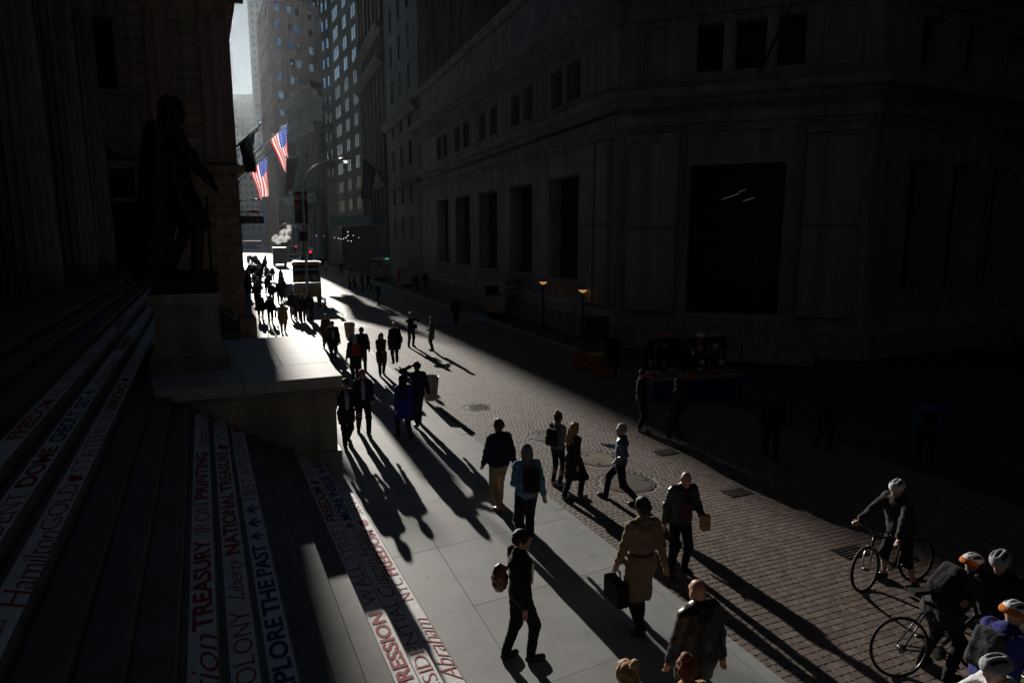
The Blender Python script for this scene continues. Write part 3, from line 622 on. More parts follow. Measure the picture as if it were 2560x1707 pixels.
for xa, xb in ((.62, 2.9), (8.28, 10.42)):
    piece('pilaster', bank, PC((xa + xb) / 2, 5.75, .1), (xb - xa, .45, 7.86), dC, 'limestone')
    b = MB(); b.moulding(PC(xa - .06, 9.5, .32), PC(xb + .06, 9.5, .32), nC, [(-.3, 0), (.03, 0), (.05, .12), (.14, .2), (.14, .45), (-.3, .46)]); b.build('capital', 'limestone', bank)
    piece('pilaster_base', bank, PC((xa + xb) / 2, 2.0, .15), (xb - xa + .14, .6, .3), dC, 'limestone')
    for (x0, x1, z0, z1) in ((xa + .45, xb - .45, 12.5, 14.75),):
        for c, d in (((x0 + x1) / 2, (x1 - x0, .08, .1)),):
            piece('panel_frame', bank, PC(c, z1, .03), d, dC, 'limestone'); piece('panel_frame', bank, PC(c, z0, .03), d, dC, 'limestone')
        for x in (x0, x1): piece('panel_frame', bank, PC(x, (z0 + z1) / 2, .028), (.1, .08, z1 - z0), dC, 'limestone')
for x in (.6, 2.0): piece('pilaster', bank, A + dW * (x + .5) + nW * .08 + Vector((0, 0, 5.9)), (1.1, .35, 8.0), dW, 'limestone')
for k in range(5):
    b = MB(); d = .4 + .36 * (5 - k); b.hexa([PC(2.0 - .0, .25 * k, .0), PC(9.0, .25 * k, .0), PC(9.0, .25 * k, d + .36), PC(2.0, .25 * k, d + .36), PC(2.0, .25 * k + .245, 0), PC(9, .25 * k + .245, 0), PC(9, .25 * k + .245, d + .36), PC(2, .25 * k + .245, d + .36)])
    b.build('step', 'limestone', bank)
b = MB(); b.tube([PC(6.2, 12.3, .3), PC(7.6, 15.0, 2.6)], [.06, .035], 8); b.build('flagpole', 'black_iron', bank)

# ------------------------------------------------------------------ buildings further up the right side
def tower(name, label, pts, zt, ops_f, depth, wall, pane_rule, roof=True):
    e = empty(name, pts[0], label, 'building'); b = MB(); allops = []
    for i, (p, q) in enumerate(zip(pts[:-1], pts[1:])):
        p = Vector(p); q = Vector(q); u_ = (q - p); L = u_.length; u_ = u_.normalized(); n_ = Vector((u_.y, -u_.x, 0))
        if n_.dot(-(p + q)) < 0: n_ = -n_
        ops = ops_f(i, L); facade(b, p, u_, n_, L, 0, zt, ops, depth); allops.append((p, u_, n_, ops))
    if roof:
        ps = [Vector(p) for p in pts]; back = [ps[-1] + Vector((22, 14, 0)), ps[0] + Vector((22, 14, 0))]
        b.add([p + Vector((0, 0, zt)) for p in ps + back], [tuple(range(len(ps) + 2))]); b.quad(ps[-1], back[0], back[0] + Vector((0, 0, zt)), ps[-1] + Vector((0, 0, zt)))
        b.quad(ps[0], back[1], back[1] + Vector((0, 0, zt)), ps[0] + Vector((0, 0, zt)))
    b.build('wall', wall, e)
    for p, u_, n_, ops in allops: panes(e, p, u_, n_, ops, depth, pane_rule)
    return e, allops
AW = lambda L: A + dW * L
t2, _ = tower('narrow_tower', 'narrow blue grey tower with blank side wall above the corner building', [AW(42.3) + Vector((26, 8, 0)), AW(42.3), AW(61.5)], 62,
    lambda i, L: [(x, x + 1.5, z, z + 2.55) for x in (4.0, 9.0, 14.2) for z in np.arange(5, 58, 4.15)] if i == 1 else [(14.5, 16.6, z, z + 3.2) for z in (24, 32, 40, 48)], .35, 'blue_stone', lambda k, x, z: 'glass_dark')
for p, q in ((AW(42.3), AW(61.5)),):
    b = MB(); b.moulding(p + Vector((0, 0, 18.6)), q + Vector((0, 0, 18.6)), nW, [(-.02, 0), (.3, 0), (.8, .5), (.9, .9), (-.02, 1)]); b.moulding(p + Vector((0, 0, 11)), q + Vector((0, 0, 11)), nW, [(-.02, 0), (.3, .1), (.3, .4), (-.02, .5)]); b.build('cornice', 'blue_stone', t2)
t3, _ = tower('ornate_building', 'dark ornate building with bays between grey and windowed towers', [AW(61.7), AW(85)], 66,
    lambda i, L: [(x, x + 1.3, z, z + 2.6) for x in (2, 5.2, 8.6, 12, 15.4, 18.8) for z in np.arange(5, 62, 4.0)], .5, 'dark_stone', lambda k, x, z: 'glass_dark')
for z in (12, 27.5, 31.5, 47):
    b = MB(); b.moulding(AW(61.7) + Vector((0, 0, z)), AW(85) + Vector((0, 0, z)), nW, [(-.02, 0), (.4, 0), (1.0, .6), (1.1, 1.1), (-.02, 1.3)]); b.build('cornice', 'dark_stone', t3)
for x in (1, 4.2, 7.4, 10.9, 14.3, 17.7, 21):
    piece('pier', t3, AW(61.7 + x) + nW * .12 + Vector((0, 0, 33)), (.7, .45, 64), dW, 'dark_stone')
P4 = [Vector((-22.4, 108, 0)), Vector((-34.6, 133, 0)), Vector((-37.6, 137, 0))]
def ops4(i, L):
    if i == 0:
        out = []
        for z in np.arange(6.5, 88, 3.45):
            for x0 in (1.3, 7.6, 14.2, 20.9):
                nn = 1 if x0 == 1.3 else 2 if x0 < 20 else 3
                for j in range(nn): out.append((x0 + j * 1.5, x0 + j * 1.5 + 1.1, z, z + 2.0))
        return out
    return [(x, x + .9, z, z + 1.7) for x in (1.0, 3.2) for z in np.arange(6.5, 88, 3.45)]
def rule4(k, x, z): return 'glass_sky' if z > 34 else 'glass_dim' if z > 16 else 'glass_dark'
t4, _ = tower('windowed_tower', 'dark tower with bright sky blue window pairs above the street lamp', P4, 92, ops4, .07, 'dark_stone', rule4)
# bank with columns where the street bends
P5a = Vector((-41.5, 150, 0)); d5 = Vector((-.53, .848, 0)); P5b = P5a + d5 * 29.5; n5 = Vector((-.848, -.53, 0)); e5 = Vector((.85, .53, 0))
cb = empty('colonnade_building', P5a, 'grey stone building with long colonnade and sloping cornice behind the flags', 'building')
b = MB(); facade(b, P5a, d5, n5, 29.5, 0, 37.5, [(x, x + 1.4, z, z + 3) for x in np.arange(3, 27, 4.4) for z in (4, 9, 16, 21)], .6); b.quad(P5a, P5a + e5 * 20, P5a + e5 * 20 + Vector((0, 0, 37.5)), P5a + Vector((0, 0, 37.5))); b.add([P5a + Vector((0, 0, 37.5)), P5b + Vector((0, 0, 37.5)), P5b + e5 * 20 + Vector((0, 0, 37.5)), P5a + e5 * 20 + Vector((0, 0, 37.5))], [(0, 1, 2, 3)]); b.quad(P5b, P5b + e5 * 20, P5b + e5 * 20 + Vector((0, 0, 37.5)), P5b + Vector((0, 0, 37.5))); b.build('wall', 'grey_stone', cb)
panes(cb, P5a, d5, n5, [(x, x + 1.4, z, z + 3) for x in np.arange(3, 27, 4.4) for z in (4, 9, 16, 21)], .6, ['glass_dark'])
for k in range(8):
    c = P5a + d5 * (1.0 + k * 3.9) + n5 * 1.0
    b = MB(); b.lathe(c, [(1.0, 0), (.95, 1), (.9, 1.01), (.78, 12.3), (1.0, 12.6), (1.05, 13)], 14); b.build('column', 'grey_stone', cb, smooth=True)
    b = MB(); b.lathe(c + Vector((0, 0, 15)), [(.9, 0), (.85, .8), (.8, .81), (.7, 12.3), (.95, 12.6), (1.0, 13)], 14); b.build('column', 'grey_stone', cb, smooth=True)
for z, pr in ((13, [(-.1, 0), (1.9, 0), (1.9, 1.0), (2.3, 1.3), (2.3, 1.9), (-.1, 2)]), (28, [(-.1, 0), (1.8, 0), (1.9, 1.6), (2.2, 2.0), (-.1, 2)]), (35.4, [(-.1, 0), (.4, 0), (.9, 1.2), (2.2, 1.6), (2.4, 2.3), (-.1, 2.4)])):
    b = MB(); b.moulding(P5a + Vector((0, 0, z)), P5b + Vector((0, 0, z)), n5, pr); b.build('cornice', 'grey_stone', cb)
b = MB(); b.box(P5a + e5 * 6 + d5 * 4 + Vector((0, 0, 45)), (9, 8, 15), e5); b.box(P5a + e5 * 6 + d5 * 4 + Vector((0, 0, 53)), (7, 6, 2), e5); b.build('roof_house', 'dark_stone', cb)
# far brown tower
C6 = RD(200, 9.9); L6 = RD(229, 7.95); d6 = Vector((math.sin(R(36)), math.cos(R(36)), 0)); R6 = C6 + d6 * 40
fb = lambda i, L: [(x, x + 1.55, z, z + 1.95) for x in ([2.2, 6.2, 8.6, 13, 15.4, 20, 22.4, 27, 29.4, 34] if i == 1 else np.arange(1.2, L - 1.3, 2.0)) for z in np.arange(20, 67, 4.6)]
m_('lit_window', (.5, .45, .35), .5, emit=(1, .9, .7), emit_s=.25)
def rule6(k, x, z):
    r = random.random(); return 'lit_window' if (r < .05 and z < 50) else 'glass_sky' if r < .6 else 'glass_dim'
t6, _ = tower('brown_tower', 'far brown brick tower with rows of small reflecting windows in haze', [L6, C6, R6], 70, fb, .25, 'brown_brick', rule6)
C7 = C6 + d6 * 8 + Vector((-2, 6, 0)); L7 = RD(234, 10.8)
tower('brown_high_rise', 'taller brown high rise stepping up behind the far brown tower', [L7, C7, C7 + d6 * 45], 140,
      lambda i, L: [(x, x + 1.6, z, z + 2.1) for x in ([2, 7, 9.4, 14.6, 17, 22, 24.4, 30, 35] if i == 1 else np.arange(1, L - 1.2, 2.2)) for z in np.arange(62, 128, 4.6)], .3, 'brown_brick', rule6)
# hazy end of the street
P8 = [AY(545, 500, 770), AY(668, 500, 760)]
for p in P8: p.z = 0
tower('hazy_office_block', 'pale hazy office block closing the end of the street', P8, 160, lambda i, L: [(x, x + 3.0, z, z + 3.6) for x in np.arange(2, L - 4, 6.5) for z in np.arange(12, 155, 8.0)], .3, 'grey_stone', lambda k, x, z: 'glass_dim')
P9 = [RD(446, 11.0), RD(440, 40)]
tower('hazy_tower', 'pale tower in haze between the brown tower and the brown stone building', P9, 150, lambda i, L: [(x, x + 1.6, z, z + 2.2) for x in np.arange(1.5, L - 2.2, 3.0) for z in np.arange(60, 146, 4.4)], .3, 'blue_stone', lambda k, x, z: 'glass_dim')
tower('step_shade_block', 'unseen block added behind the brown stone building to shade the steps', [RD(130, -20), RD(108, -20), RD(108, -.02), RD(130, -.02)], 55, lambda i, L: [(x, x + 1.6, z, z + 2.4) for x in np.arange(2, L - 2.5, 4) for z in np.arange(5, 50, 4.2)], .3, 'grey_stone', lambda k, x, z: 'glass_dark', roof=False)  # unseen block added so that its edge shades the steps
# exchange building at the right edge
PX = [Vector((40, 46, 0)), Vector((29, 16, 0)), Vector((24, -6, 0))]
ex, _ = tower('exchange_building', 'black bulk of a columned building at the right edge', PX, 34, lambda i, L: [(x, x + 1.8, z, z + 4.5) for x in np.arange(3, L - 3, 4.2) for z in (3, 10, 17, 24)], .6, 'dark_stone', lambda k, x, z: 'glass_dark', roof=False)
m_('low_bounce_wall', (.02, .02, .022), .6, .2)  # near-black so the added towers bounce no sunlight into the street
# ------------------------------------------------------------------ unseen towers added out of frame to block sky and darken the shade
def block(name, label, p, q, back, z1, mtl='low_bounce_wall'):
    e = empty(name, p, label, 'building'); p = Vector(p); q = Vector(q); u_ = (q - p); L = u_.length; u_ = u_.normalized(); n_ = Vector((u_.y, -u_.x, 0)); bk = Vector(back)
    if n_.dot(bk) > 0: n_ = -n_
    ops = [(x, x + 1.5, z, z + 2.3) for x in np.arange(2, L - 3, 4.5) for z in np.arange(5, z1 - 4, 8.5)]
    b = MB(); facade(b, p, u_, n_, L, 0, z1, ops, .35); Z = Vector((0, 0, z1))
    for a, c in ((p, p + bk), (q, q + bk), (p + bk, q + bk)): b.quad(a, c, c + Z, a + Z)
    b.quad(p + Z, q + Z, q + bk + Z, p + bk + Z); b.build('wall', mtl, e)
    b = MB()
    for x0, x1, a, c in ops: b.quad(*[p + u_ * x - n_ * .33 + Vector((0, 0, z)) for x, z in ((x0, a), (x1, a), (x1, c), (x0, c))])
    tag(b.build('window_panes', 'glass_dark', e), kind='stuff')
block('sky_block_tower', 'unseen tall tower added behind the corner bank to block sky', A + dW * 6 + Vector((9, 4, 0)), A + dW * 41 + Vector((9, 4, 0)), (25, 9, 0), 150)
block('sky_block_tower', 'unseen tall tower added right of the frame to block sky', Vector((41, 60, 0)), Vector((30, 14, 0)), (25, -5, 0), 120, 'low_bounce_wall')
block('sky_block_tower', 'unseen tall tower added across the side street to block sky', Vector((26, -12, 0)), Vector((14, -60, 0)), (30, -8, 0), 150)
block('sky_block_tower', 'unseen tall tower added on the near side of the temple to block sky', ST(-30, 3), ST(-75, 3), -ET * 35, 130)
block('sky_block_tower', 'unseen tall tower added behind the temple front to block sky', ST(-25, -30), ST(60, -30), -ET * 30, 120)
# ------------------------------------------------------------------ smooth bodies: signed distances + surface nets
def V3(*a): return np.array(a, float)
def sd_cap(P, a, b, r0, r1, fy=1.0):
    a = np.asarray(a, float); b = np.asarray(b, float); ab = b - a; L = max(float(ab @ ab), 1e-9)
    d = [P[k] - a[k] for k in range(3)]
    h = np.clip((d[0] * ab[0] + d[1] * ab[1] + d[2] * ab[2]) / L, 0, 1)
    q0 = d[0] - h * ab[0]; q1 = (d[1] - h * ab[1]) / fy; q2 = d[2] - h * ab[2]
    return np.sqrt(q0 * q0 + q1 * q1 + q2 * q2) - (r0 + (r1 - r0) * h)
def sd_ell(P, c, r, Rm=None):
    q = [P[k] - c[k] for k in range(3)]
    if Rm is not None: q = [sum(Rm[j][k] * q[j] for j in range(3)) for k in range(3)]
    k0 = np.sqrt(sum((q[k] / r[k]) ** 2 for k in range(3))); k1 = np.sqrt(sum((q[k] / (r[k] ** 2)) ** 2 for k in range(3))) + 1e-9
    return k0 * (k0 - 1) / k1
def sd_box(P, c, d, rad, Rm=None):
    q = [P[k] - c[k] for k in range(3)]
    if Rm is not None: q = [sum(Rm[j][k] * q[j] for j in range(3)) for k in range(3)]
    q = [np.abs(q[k]) - (d[k] / 2 - rad) for k in range(3)]
    return np.sqrt(sum(np.maximum(x, 0) ** 2 for x in q)) + np.minimum(np.maximum(q[0], np.maximum(q[1], q[2])), 0) - rad
def smin(a, b, k):
    h = np.maximum(k - np.abs(a - b), 0) / k; return np.minimum(a, b) - h * h * k * .25
_CE = [(0, 1), (0, 2), (0, 4), (1, 3), (1, 5), (2, 3), (2, 6), (3, 7), (4, 5), (4, 6), (5, 7), (6, 7)]
_CO = np.array([[(c >> 2) & 1, (c >> 1) & 1, c & 1] for c in range(8)])
def nets(F, org, h):
    S = F < 0; n = S.shape
    cnt = sum(S[c[0]:n[0] - 1 + c[0], c[1]:n[1] - 1 + c[1], c[2]:n[2] - 1 + c[2]].astype(np.int8) for c in _CO)
    act = np.argwhere((cnt > 0) & (cnt < 8))
    if len(act) == 0: return np.zeros((0, 3)), np.zeros((0, 4), int)
    val = np.stack([F[act[:, 0] + c[0], act[:, 1] + c[1], act[:, 2] + c[2]] for c in _CO], 1)
    acc = np.zeros((len(act), 3)); num = np.zeros(len(act))
    for i, j in _CE:
        a, b_ = val[:, i], val[:, j]; m = (a < 0) != (b_ < 0); t = np.where(m, a / np.where(m, a - b_, 1), 0)
        acc += np.where(m[:, None], _CO[i] + t[:, None] * (_CO[j] - _CO[i]), 0); num += m
    vs = (act + acc / num[:, None]) * h + org
    idx = -np.ones(tuple(x - 1 for x in n), int); idx[tuple(act.T)] = np.arange(len(act))
    fs = []
    for ax in range(3):
        sl0 = [slice(None)] * 3; sl1 = [slice(None)] * 3; sl0[ax] = slice(0, n[ax] - 1); sl1[ax] = slice(1, n[ax])
        a = S[tuple(sl0)]; b_ = S[tuple(sl1)]; e = np.argwhere(a != b_)
        o1, o2 = [k for k in range(3) if k != ax]
        e = e[(e[:, o1] > 0) & (e[:, o2] > 0) & (e[:, o1] < n[o1] - 1) & (e[:, o2] < n[o2] - 1)]
        if len(e) == 0: continue
        def cell(d1, d2):
            q = e.copy(); q[:, o1] -= d1; q[:, o2] -= d2; return idx[q[:, 0], q[:, 1], q[:, 2]]
        q = np.stack([cell(1, 1), cell(0, 1), cell(0, 0), cell(1, 0)], 1); flip = a[tuple(e.T)] ^ (ax == 1)
        q[~flip] = q[~flip][:, ::-1]; fs.append(q)
    f = np.concatenate(fs) if fs else np.zeros((0, 4), int)
    return vs, f[(f >= 0).all(1)]
class Field:
    """a garment or body: primitives blended with smooth minimum, optional cuts"""
    def __init__(s, k=.035): s.p = []; s.k = k; s.cut = []; s.noise = 0.0; s.post = []; s.ridge = 0.0
    def cap(s, a, b, r0, r1=None, fy=1.0, cut=True): s.p.append(('c', np.asarray(a, float), np.asarray(b, float), r0, r0 if r1 is None else r1, fy, cut)); return s
    def ell(s, c, r, Rm=None, cut=True): s.p.append(('e', np.asarray(c, float), np.asarray(r, float), Rm, cut)); return s
    def box(s, c, d, rad, Rm=None, cut=True): s.p.append(('b', np.asarray(c, float), np.asarray(d, float), rad, Rm, cut)); return s
    def bounds(s):
        lo = np.full(3, 9.); hi = -lo
        for q in s.p:
            if q[0] == 'c': r = max(q[3], q[4]); l_, h_ = np.minimum(q[1], q[2]) - r, np.maximum(q[1], q[2]) + r
            else: r = np.max(q[2]) * (1 if q[0] == 'e' else .9); l_, h_ = q[1] - r, q[1] + r
            lo = np.minimum(lo, l_); hi = np.maximum(hi, h_)
        return lo, hi
    def mesh(s, h):
        lo, hi = s.bounds(); lo = lo - 3 * h; hi = hi + 3 * h; n = np.ceil((hi - lo) / h).astype(int) + 1
        ax = [lo[k] + h * np.arange(n[k]) for k in range(3)]
        FF = [np.full(n, 1.0), np.full(n, 1.0)]   # cut / uncut
        for q in s.p:
            if q[0] == 'c': r = max(q[3], q[4]); l_, h_ = np.minimum(q[1], q[2]) - r, np.maximum(q[1], q[2]) + r
            else: r = np.max(q[2]) * (1 if q[0] == 'e' else .9); l_, h_ = q[1] - r, q[1] + r
            pad = s.k + 2 * h
            i0 = np.clip(((l_ - pad - lo) / h).astype(int), 0, n - 1); i1 = np.clip(((h_ + pad - lo) / h).astype(int) + 2, 1, n)
            P = (ax[0][i0[0]:i1[0], None, None], ax[1][None, i0[1]:i1[1], None], ax[2][None, None, i0[2]:i1[2]])
            if q[0] == 'c': d = sd_cap(P, *q[1:6])
            elif q[0] == 'e': d = sd_ell(P, q[1], q[2], q[3])
            else: d = sd_box(P, q[1], q[2], q[3], q[4])
            F = FF[0 if q[-1] else 1]; sl = (slice(i0[0], i1[0]), slice(i0[1], i1[1]), slice(i0[2], i1[2])); F[sl] = smin(F[sl], d, s.k)
        P = (ax[0][:, None, None], ax[1][None, :, None], ax[2][None, None, :])
        F = FF[0]
        for c in s.cut: F = np.maximum(F, c(P))
        F = smin(F, FF[1], s.k)
        for c in s.post: F = np.maximum(F, c(P))
        if s.noise:
            x, y, z = P
            F = F + s.noise * (np.sin(29 * x + 17 * z + 1.3) * np.sin(23 * y - 21 * z + .4) + .6 * np.sin(47 * z + 21 * x - 33 * y) * np.sin(13 * z - 37 * x) + .35 * np.sin(61 * y + 71 * z))
        if s.ridge: F = F + .011 * np.abs(np.sin(math.pi * P[2] / s.ridge)) - .004
        return nets(F, lo, h)
def np_mesh(name, v, f, material, scale=1.0):
    me = bpy.data.meshes.new(name); v = v * scale
    me.vertices.add(len(v)); me.vertices.foreach_set('co', v.astype(np.float32).ravel())
    me.loops.add(f.size); me.loops.foreach_set('vertex_index', f.astype(np.int32).ravel())
    me.polygons.add(len(f)); me.polygons.foreach_set('loop_start', np.arange(0, f.size, 4, dtype=np.int32)); me.polygons.foreach_set('loop_total', np.full(len(f), 4, np.int32))
    me.polygons.foreach_set('use_smooth', np.ones(len(f), bool)); me.materials.append(M[material] if isinstance(material, str) else material); me.update(calc_edges=True)
    return me
def ik(a, t, l1, l2, pole):
    a = np.asarray(a, float); t = np.asarray(t, float); d = t - a; L = np.linalg.norm(d); u_ = d / max(L, 1e-6); L = min(L, (l1 + l2) * .999); t = a + u_ * L
    x = (l1 * l1 - l2 * l2 + L * L) / (2 * L); h = math.sqrt(max(l1 * l1 - x * x, 0)); p = np.asarray(pole, float); p = p - u_ * (p @ u_); p = p / max(np.linalg.norm(p), 1e-6)
    return a + u_ * x + p * h, t
def rot(yaw=0, pitch=0, roll=0):
    return np.array(Matrix.Rotation(R(yaw), 3, 'Z') @ Matrix.Rotation(R(pitch), 3, 'X') @ Matrix.Rotation(R(roll), 3, 'Y'))
def cloth(key, col, rough=.85, sheen=.05, spec=.2): return m_(key, col, rough, spec, var=.2 if rough > .5 else .05, var_scale=9, bump=.5 if rough > .5 else .2, bump_scale=24, sheen=sheen)
cloth('c_black', (.012, .012, .014)); cloth('c_navy', (.014, .018, .04)); cloth('c_charcoal', (.03, .03, .034)); cloth('c_grey', (.16, .16, .17)); cloth('c_lgrey', (.33, .33, .35))
cloth('c_khaki', (.30, .22, .13)); cloth('c_tan', (.22, .165, .11)); cloth('c_camel', (.38, .23, .10)); cloth('c_denim', (.10, .22, .34)); cloth('c_blue', (.012, .03, .36)); cloth('c_white', (.68, .68, .70)); cloth('c_shirt', (.45, .48, .62))
cloth('c_brown', (.06, .035, .025)); cloth('c_olive', (.06, .065, .045)); cloth('c_red', (.35, .03, .02)); cloth('c_royal', (.02, .025, .16)); cloth('c_orange', (.5, .14, .02)); cloth('c_teal', (.02, .10, .20)); cloth('c_pink', (.25, .12, .14)); cloth('c_dkgreen', (.02, .03, .025))
cloth('c_puffer_blue', (.07, .11, .19), .42, 0, .5); cloth('c_puffer_black', (.012, .013, .02), .35, 0, .5); cloth('c_leather', (.010, .010, .011), .42, 0, .4)
cloth('c_brown_leather', (.11, .03, .018), .33, 0, .6); cloth('c_shoe', (.012, .012, .013), .35, 0, .5); cloth('c_sneaker', (.6, .6, .6), .5, 0, .4)
m_('skin', (.46, .25, .18), .5, .4, var=.06, var_scale=12); m_('skin_dark', (.16, .08, .055), .5, .4)
for k_, c_ in (('hair_dark', (.018, .012, .010)), ('hair_brown', (.075, .035, .018)), ('hair_blond', (.40, .22, .085)), ('hair_red', (.22, .06, .02)), ('hair_grey', (.28, .27, .26)), ('hair_black', (.008, .008, .010))):
    m_(k_, c_, .55, .4, var=.3, var_scale=30, bump=.5, bump_scale=120)
plaid = mat('plaid', (.10, .02, .025), .85, .2); nt = plaid.node_tree; wv = nt.nodes.new('ShaderNodeTexChecker'); wv.inputs['Scale'].default_value = 26; wv.inputs[1].default_value = (.12, .02, .03, 1); wv.inputs[2].default_value = (.03, .02, .035, 1)
tc = nt.nodes.new('ShaderNodeTexCoord'); nt.links.new(tc.outputs['Object'], wv.inputs['Vector']); nt.links.new(wv.outputs[0], nt.nodes['Principled BSDF'].inputs['Base Color']); M['plaid'] = plaid

def hash_(sp): return sum(ord(c) for c in str(sorted(sp.items(), key=lambda q: q[0])))
def figure(sp, vox):
    """returns list of (part name, verts, faces, material) for a person 1.75 m tall facing +y"""
    fem = sp.get('fem', False); wf = .9 if fem else 1.0
    lean = R(sp.get('lean', 0)); stride = sp.get('stride', 0.0); ph = sp.get('ph', 1)
    ftR = np.array(sp.get('footR', (.10, stride * .5 * ph, .0))); ftL = np.array(sp.get('footL', (-.10, -stride * .5 * ph, .0)))
    lift = {1: .04 if ph < 0 and stride > .3 else 0.0, -1: .04 if ph > 0 and stride > .3 else 0.0}   # rear foot heel up
    feet = {1: ftR, -1: ftL}
    hz = sp.get('hip', None)
    if hz is None:
        hz = min(.085 + lift[s] + feet[s][2] + math.sqrt(max(.842 ** 2 - feet[s][1] ** 2 - (feet[s][0] - s * .09) ** 2, .1)) for s in (1, -1))
    hipy = sp.get('hipy', 0.0); hipc = V3(sp.get('hipx', 0), hipy, hz)
    up = V3(0, math.sin(lean), math.cos(lean)); fwd = V3(0, math.cos(lean), -math.sin(lean))
    T = lambda z, y=0.0, x=0.0: hipc + up * z + fwd * y + V3(x, 0, 0)
    J = {}
    for s in (1, -1):
        hip = hipc + V3(s * .09 * (1.05 if fem else 1), 0, -.02); f = feet[s]; ank = V3(f[0], f[1] - .03, .085 + lift[s] + f[2])
        kn, ank = ik(hip, ank, .425, .42, V3(s * .12, 1, 0)); J['hip', s] = hip; J['kn', s] = kn; J['ank', s] = ank
        sh = T(.505, -.01, s * .178 * wf); J['sh', s] = sh
        dflt = V3(s * .27 * wf, -.18 * ph * s * (stride / .6) + hipy + math.sin(lean) * .45, sh[2] - .53)
        hd = np.array(sp.get('handR' if s == 1 else 'handL', dflt), float)
        el, wr = ik(sh, hd, .285, .26, sp.get('poleR' if s == 1 else 'poleL', V3(s * .35, -1, -.3))); J['el', s] = el; J['wr', s] = wr
    nk = T(.545, 0.0); 
    Rh = rot(sp.get('yaw', 0), -sp.get('hlean', math.degrees(lean) * .5) - sp.get('nod', 0), sp.get('roll', 0)); 
    hb = nk + V3(0, .015, .05); H = lambda x, y, z: hb + Rh @ V3(x, y, z)
    out = []
    det = vox < .02
    shorts = sp.get('shorts', False); sleeve = sp.get('sleeve', 1.0)
    # ---- body (skin), one continuous surface
    B = Field(.03)
    hc = H(0, .005, .125)
    B.ell(hc, V3(.074, .094, .108), Rh).ell(H(0, .03, .055), V3(.056, .066, .066), Rh).cap(T(.50), H(0, -.01, .06), .052, .05)
    if det:
        B.ell(H(0, .104, .095), V3(.013, .022, .026), Rh).ell(H(0, .088, .133), V3(.05, .018, .014), Rh)
        for s in (1, -1): B.ell(H(s * .076, -.005, .108), V3(.012, .022, .034), Rh)
        B.ell(H(0, .085, .048), V3(.026, .016, .012), Rh).ell(H(0, .075, .012), V3(.03, .025, .02), Rh)
    B.cap(T(.04), T(.27), .115 * wf, .12 * wf, .7).cap(T(.27), T(.44), .125 * wf, .11 * wf, .65).cap(J['sh', 1], J['sh', -1], .045)
    for s in (1, -1):
        B.cap(J['sh', s], J['el', s], .042 * wf, .034).cap(J['el', s], J['wr', s], .034, .026)
        B.cap(J['hip', s], J['kn', s], .07, .05).cap(J['kn', s], J['kn', s] * .55 + J['ank', s] * .45 + V3(0, -.012, 0), .05, .052).cap(J['kn', s] * .55 + J['ank', s] * .45 + V3(0, -.012, 0), J['ank', s], .05, .034)
        d = J['wr', s] - J['el', s]; d = d / np.linalg.norm(d); side = np.cross(d, V3(0, 1, 0)) if abs(d[1]) < .8 else V3(1, 0, 0); side = side / np.linalg.norm(side); pal = np.cross(d, side)
        c0 = J['wr', s] + d * .02; B.cap(J['wr', s], c0 + d * .055, .026, .03)
        if det:
            curl = pal * (1 if pal[0] * s < 0 else -1) * .4
            for j, (o_, L) in enumerate(((-.026, .07), (-.009, .08), (.009, .075), (.024, .058))):
                p0 = c0 + d * .06 + pal * 0 + np.cross(d, curl / .4) * o_; p1 = p0 + d * L * .55 + curl * .012; p2 = p1 + d * L * .35 + curl * .05; B.cap(p0, p1, .0105, .0095).cap(p1, p2, .0095, .008)
            q = np.cross(d, curl / .4) * -.03; B.cap(c0 + q * .6, c0 + q + d * .045 + curl * .04, .013, .010)
    B.k = .022
    out.append(('body', B, sp.get('skin', 'skin')))
    # ---- shoes
    for s in (1, -1):
        a = J['ank', s]; f = feet[s]; yaw = R(sp.get('toe', 8)) * s; dr = V3(math.sin(yaw), math.cos(yaw), 0)
        heel = V3(a[0], a[1], 0) - dr * .03; tz = f[2]; hzl = a[2] - .085
        S = Field(.03); S.cap(heel + V3(0, 0, hzl + .042), heel + dr * .19 + V3(0, 0, tz + .032), .042, .036).cap(heel + V3(0, 0, hzl + .045) + dr * .03, a + V3(0, 0, -.01), .042, .042).cap(heel + dr * .12 + V3(0, 0, tz * .7 + hzl * .3 + .035), heel + dr * .2 + V3(0, 0, tz + .03), .046, .036)
        if hzl < .02: S.post.append(lambda P, z0=tz: (z0 - P[2]) + 0 * P[0])
        out.append(('shoe', S, sp.get('shoes', 'c_shoe')))
    # ---- trousers
    Tn = Field(.05); tw = sp.get('legw', 1.0) * 1.1
    Tn.cap(T(.02, 0, -.06), T(.02, 0, .06), .125 * (1.04 if fem else 1), None, .85).cap(T(.02), T(.12), .135 * wf, .128 * wf, .75)
    for s in (1, -1):
        Tn.cap(J['hip', s], J['kn', s], .094 * tw, .07 * tw)
        e_ = J['ank', s] + (J['kn', s] - J['ank', s]) * (.03 if not shorts else .78)
        Tn.cap(J['kn', s], e_, .068 * tw, .056 * tw * (1 if not shorts else 1.2))
    Tn.cut.append(lambda P: ((P[2] - hz) * math.cos(lean) - .14) + 0 * P[0] + 0 * P[1])
    Tn.noise = .0035
    out.append(('trousers' if not sp.get('skirt') else 'leggings', Tn, sp.get('pants', 'c_black')))
    # ---- top
    C = Field(.05); bulk = sp.get('bulk', 1.0) * 1.08; hem = sp.get('hem', .80)
    C.cap(T(.06), T(.26), .150 * wf * bulk, .158 * wf * bulk, .74).cap(T(.26), T(.42), .172 * wf * bulk, .155 * wf * bulk, .68).cap(T(.485, -.008, -.13 * wf), T(.485, -.008, .13 * wf), .072 * bulk).cap(T(.44, -.04), T(.52, -.02), .12 * wf, .075)
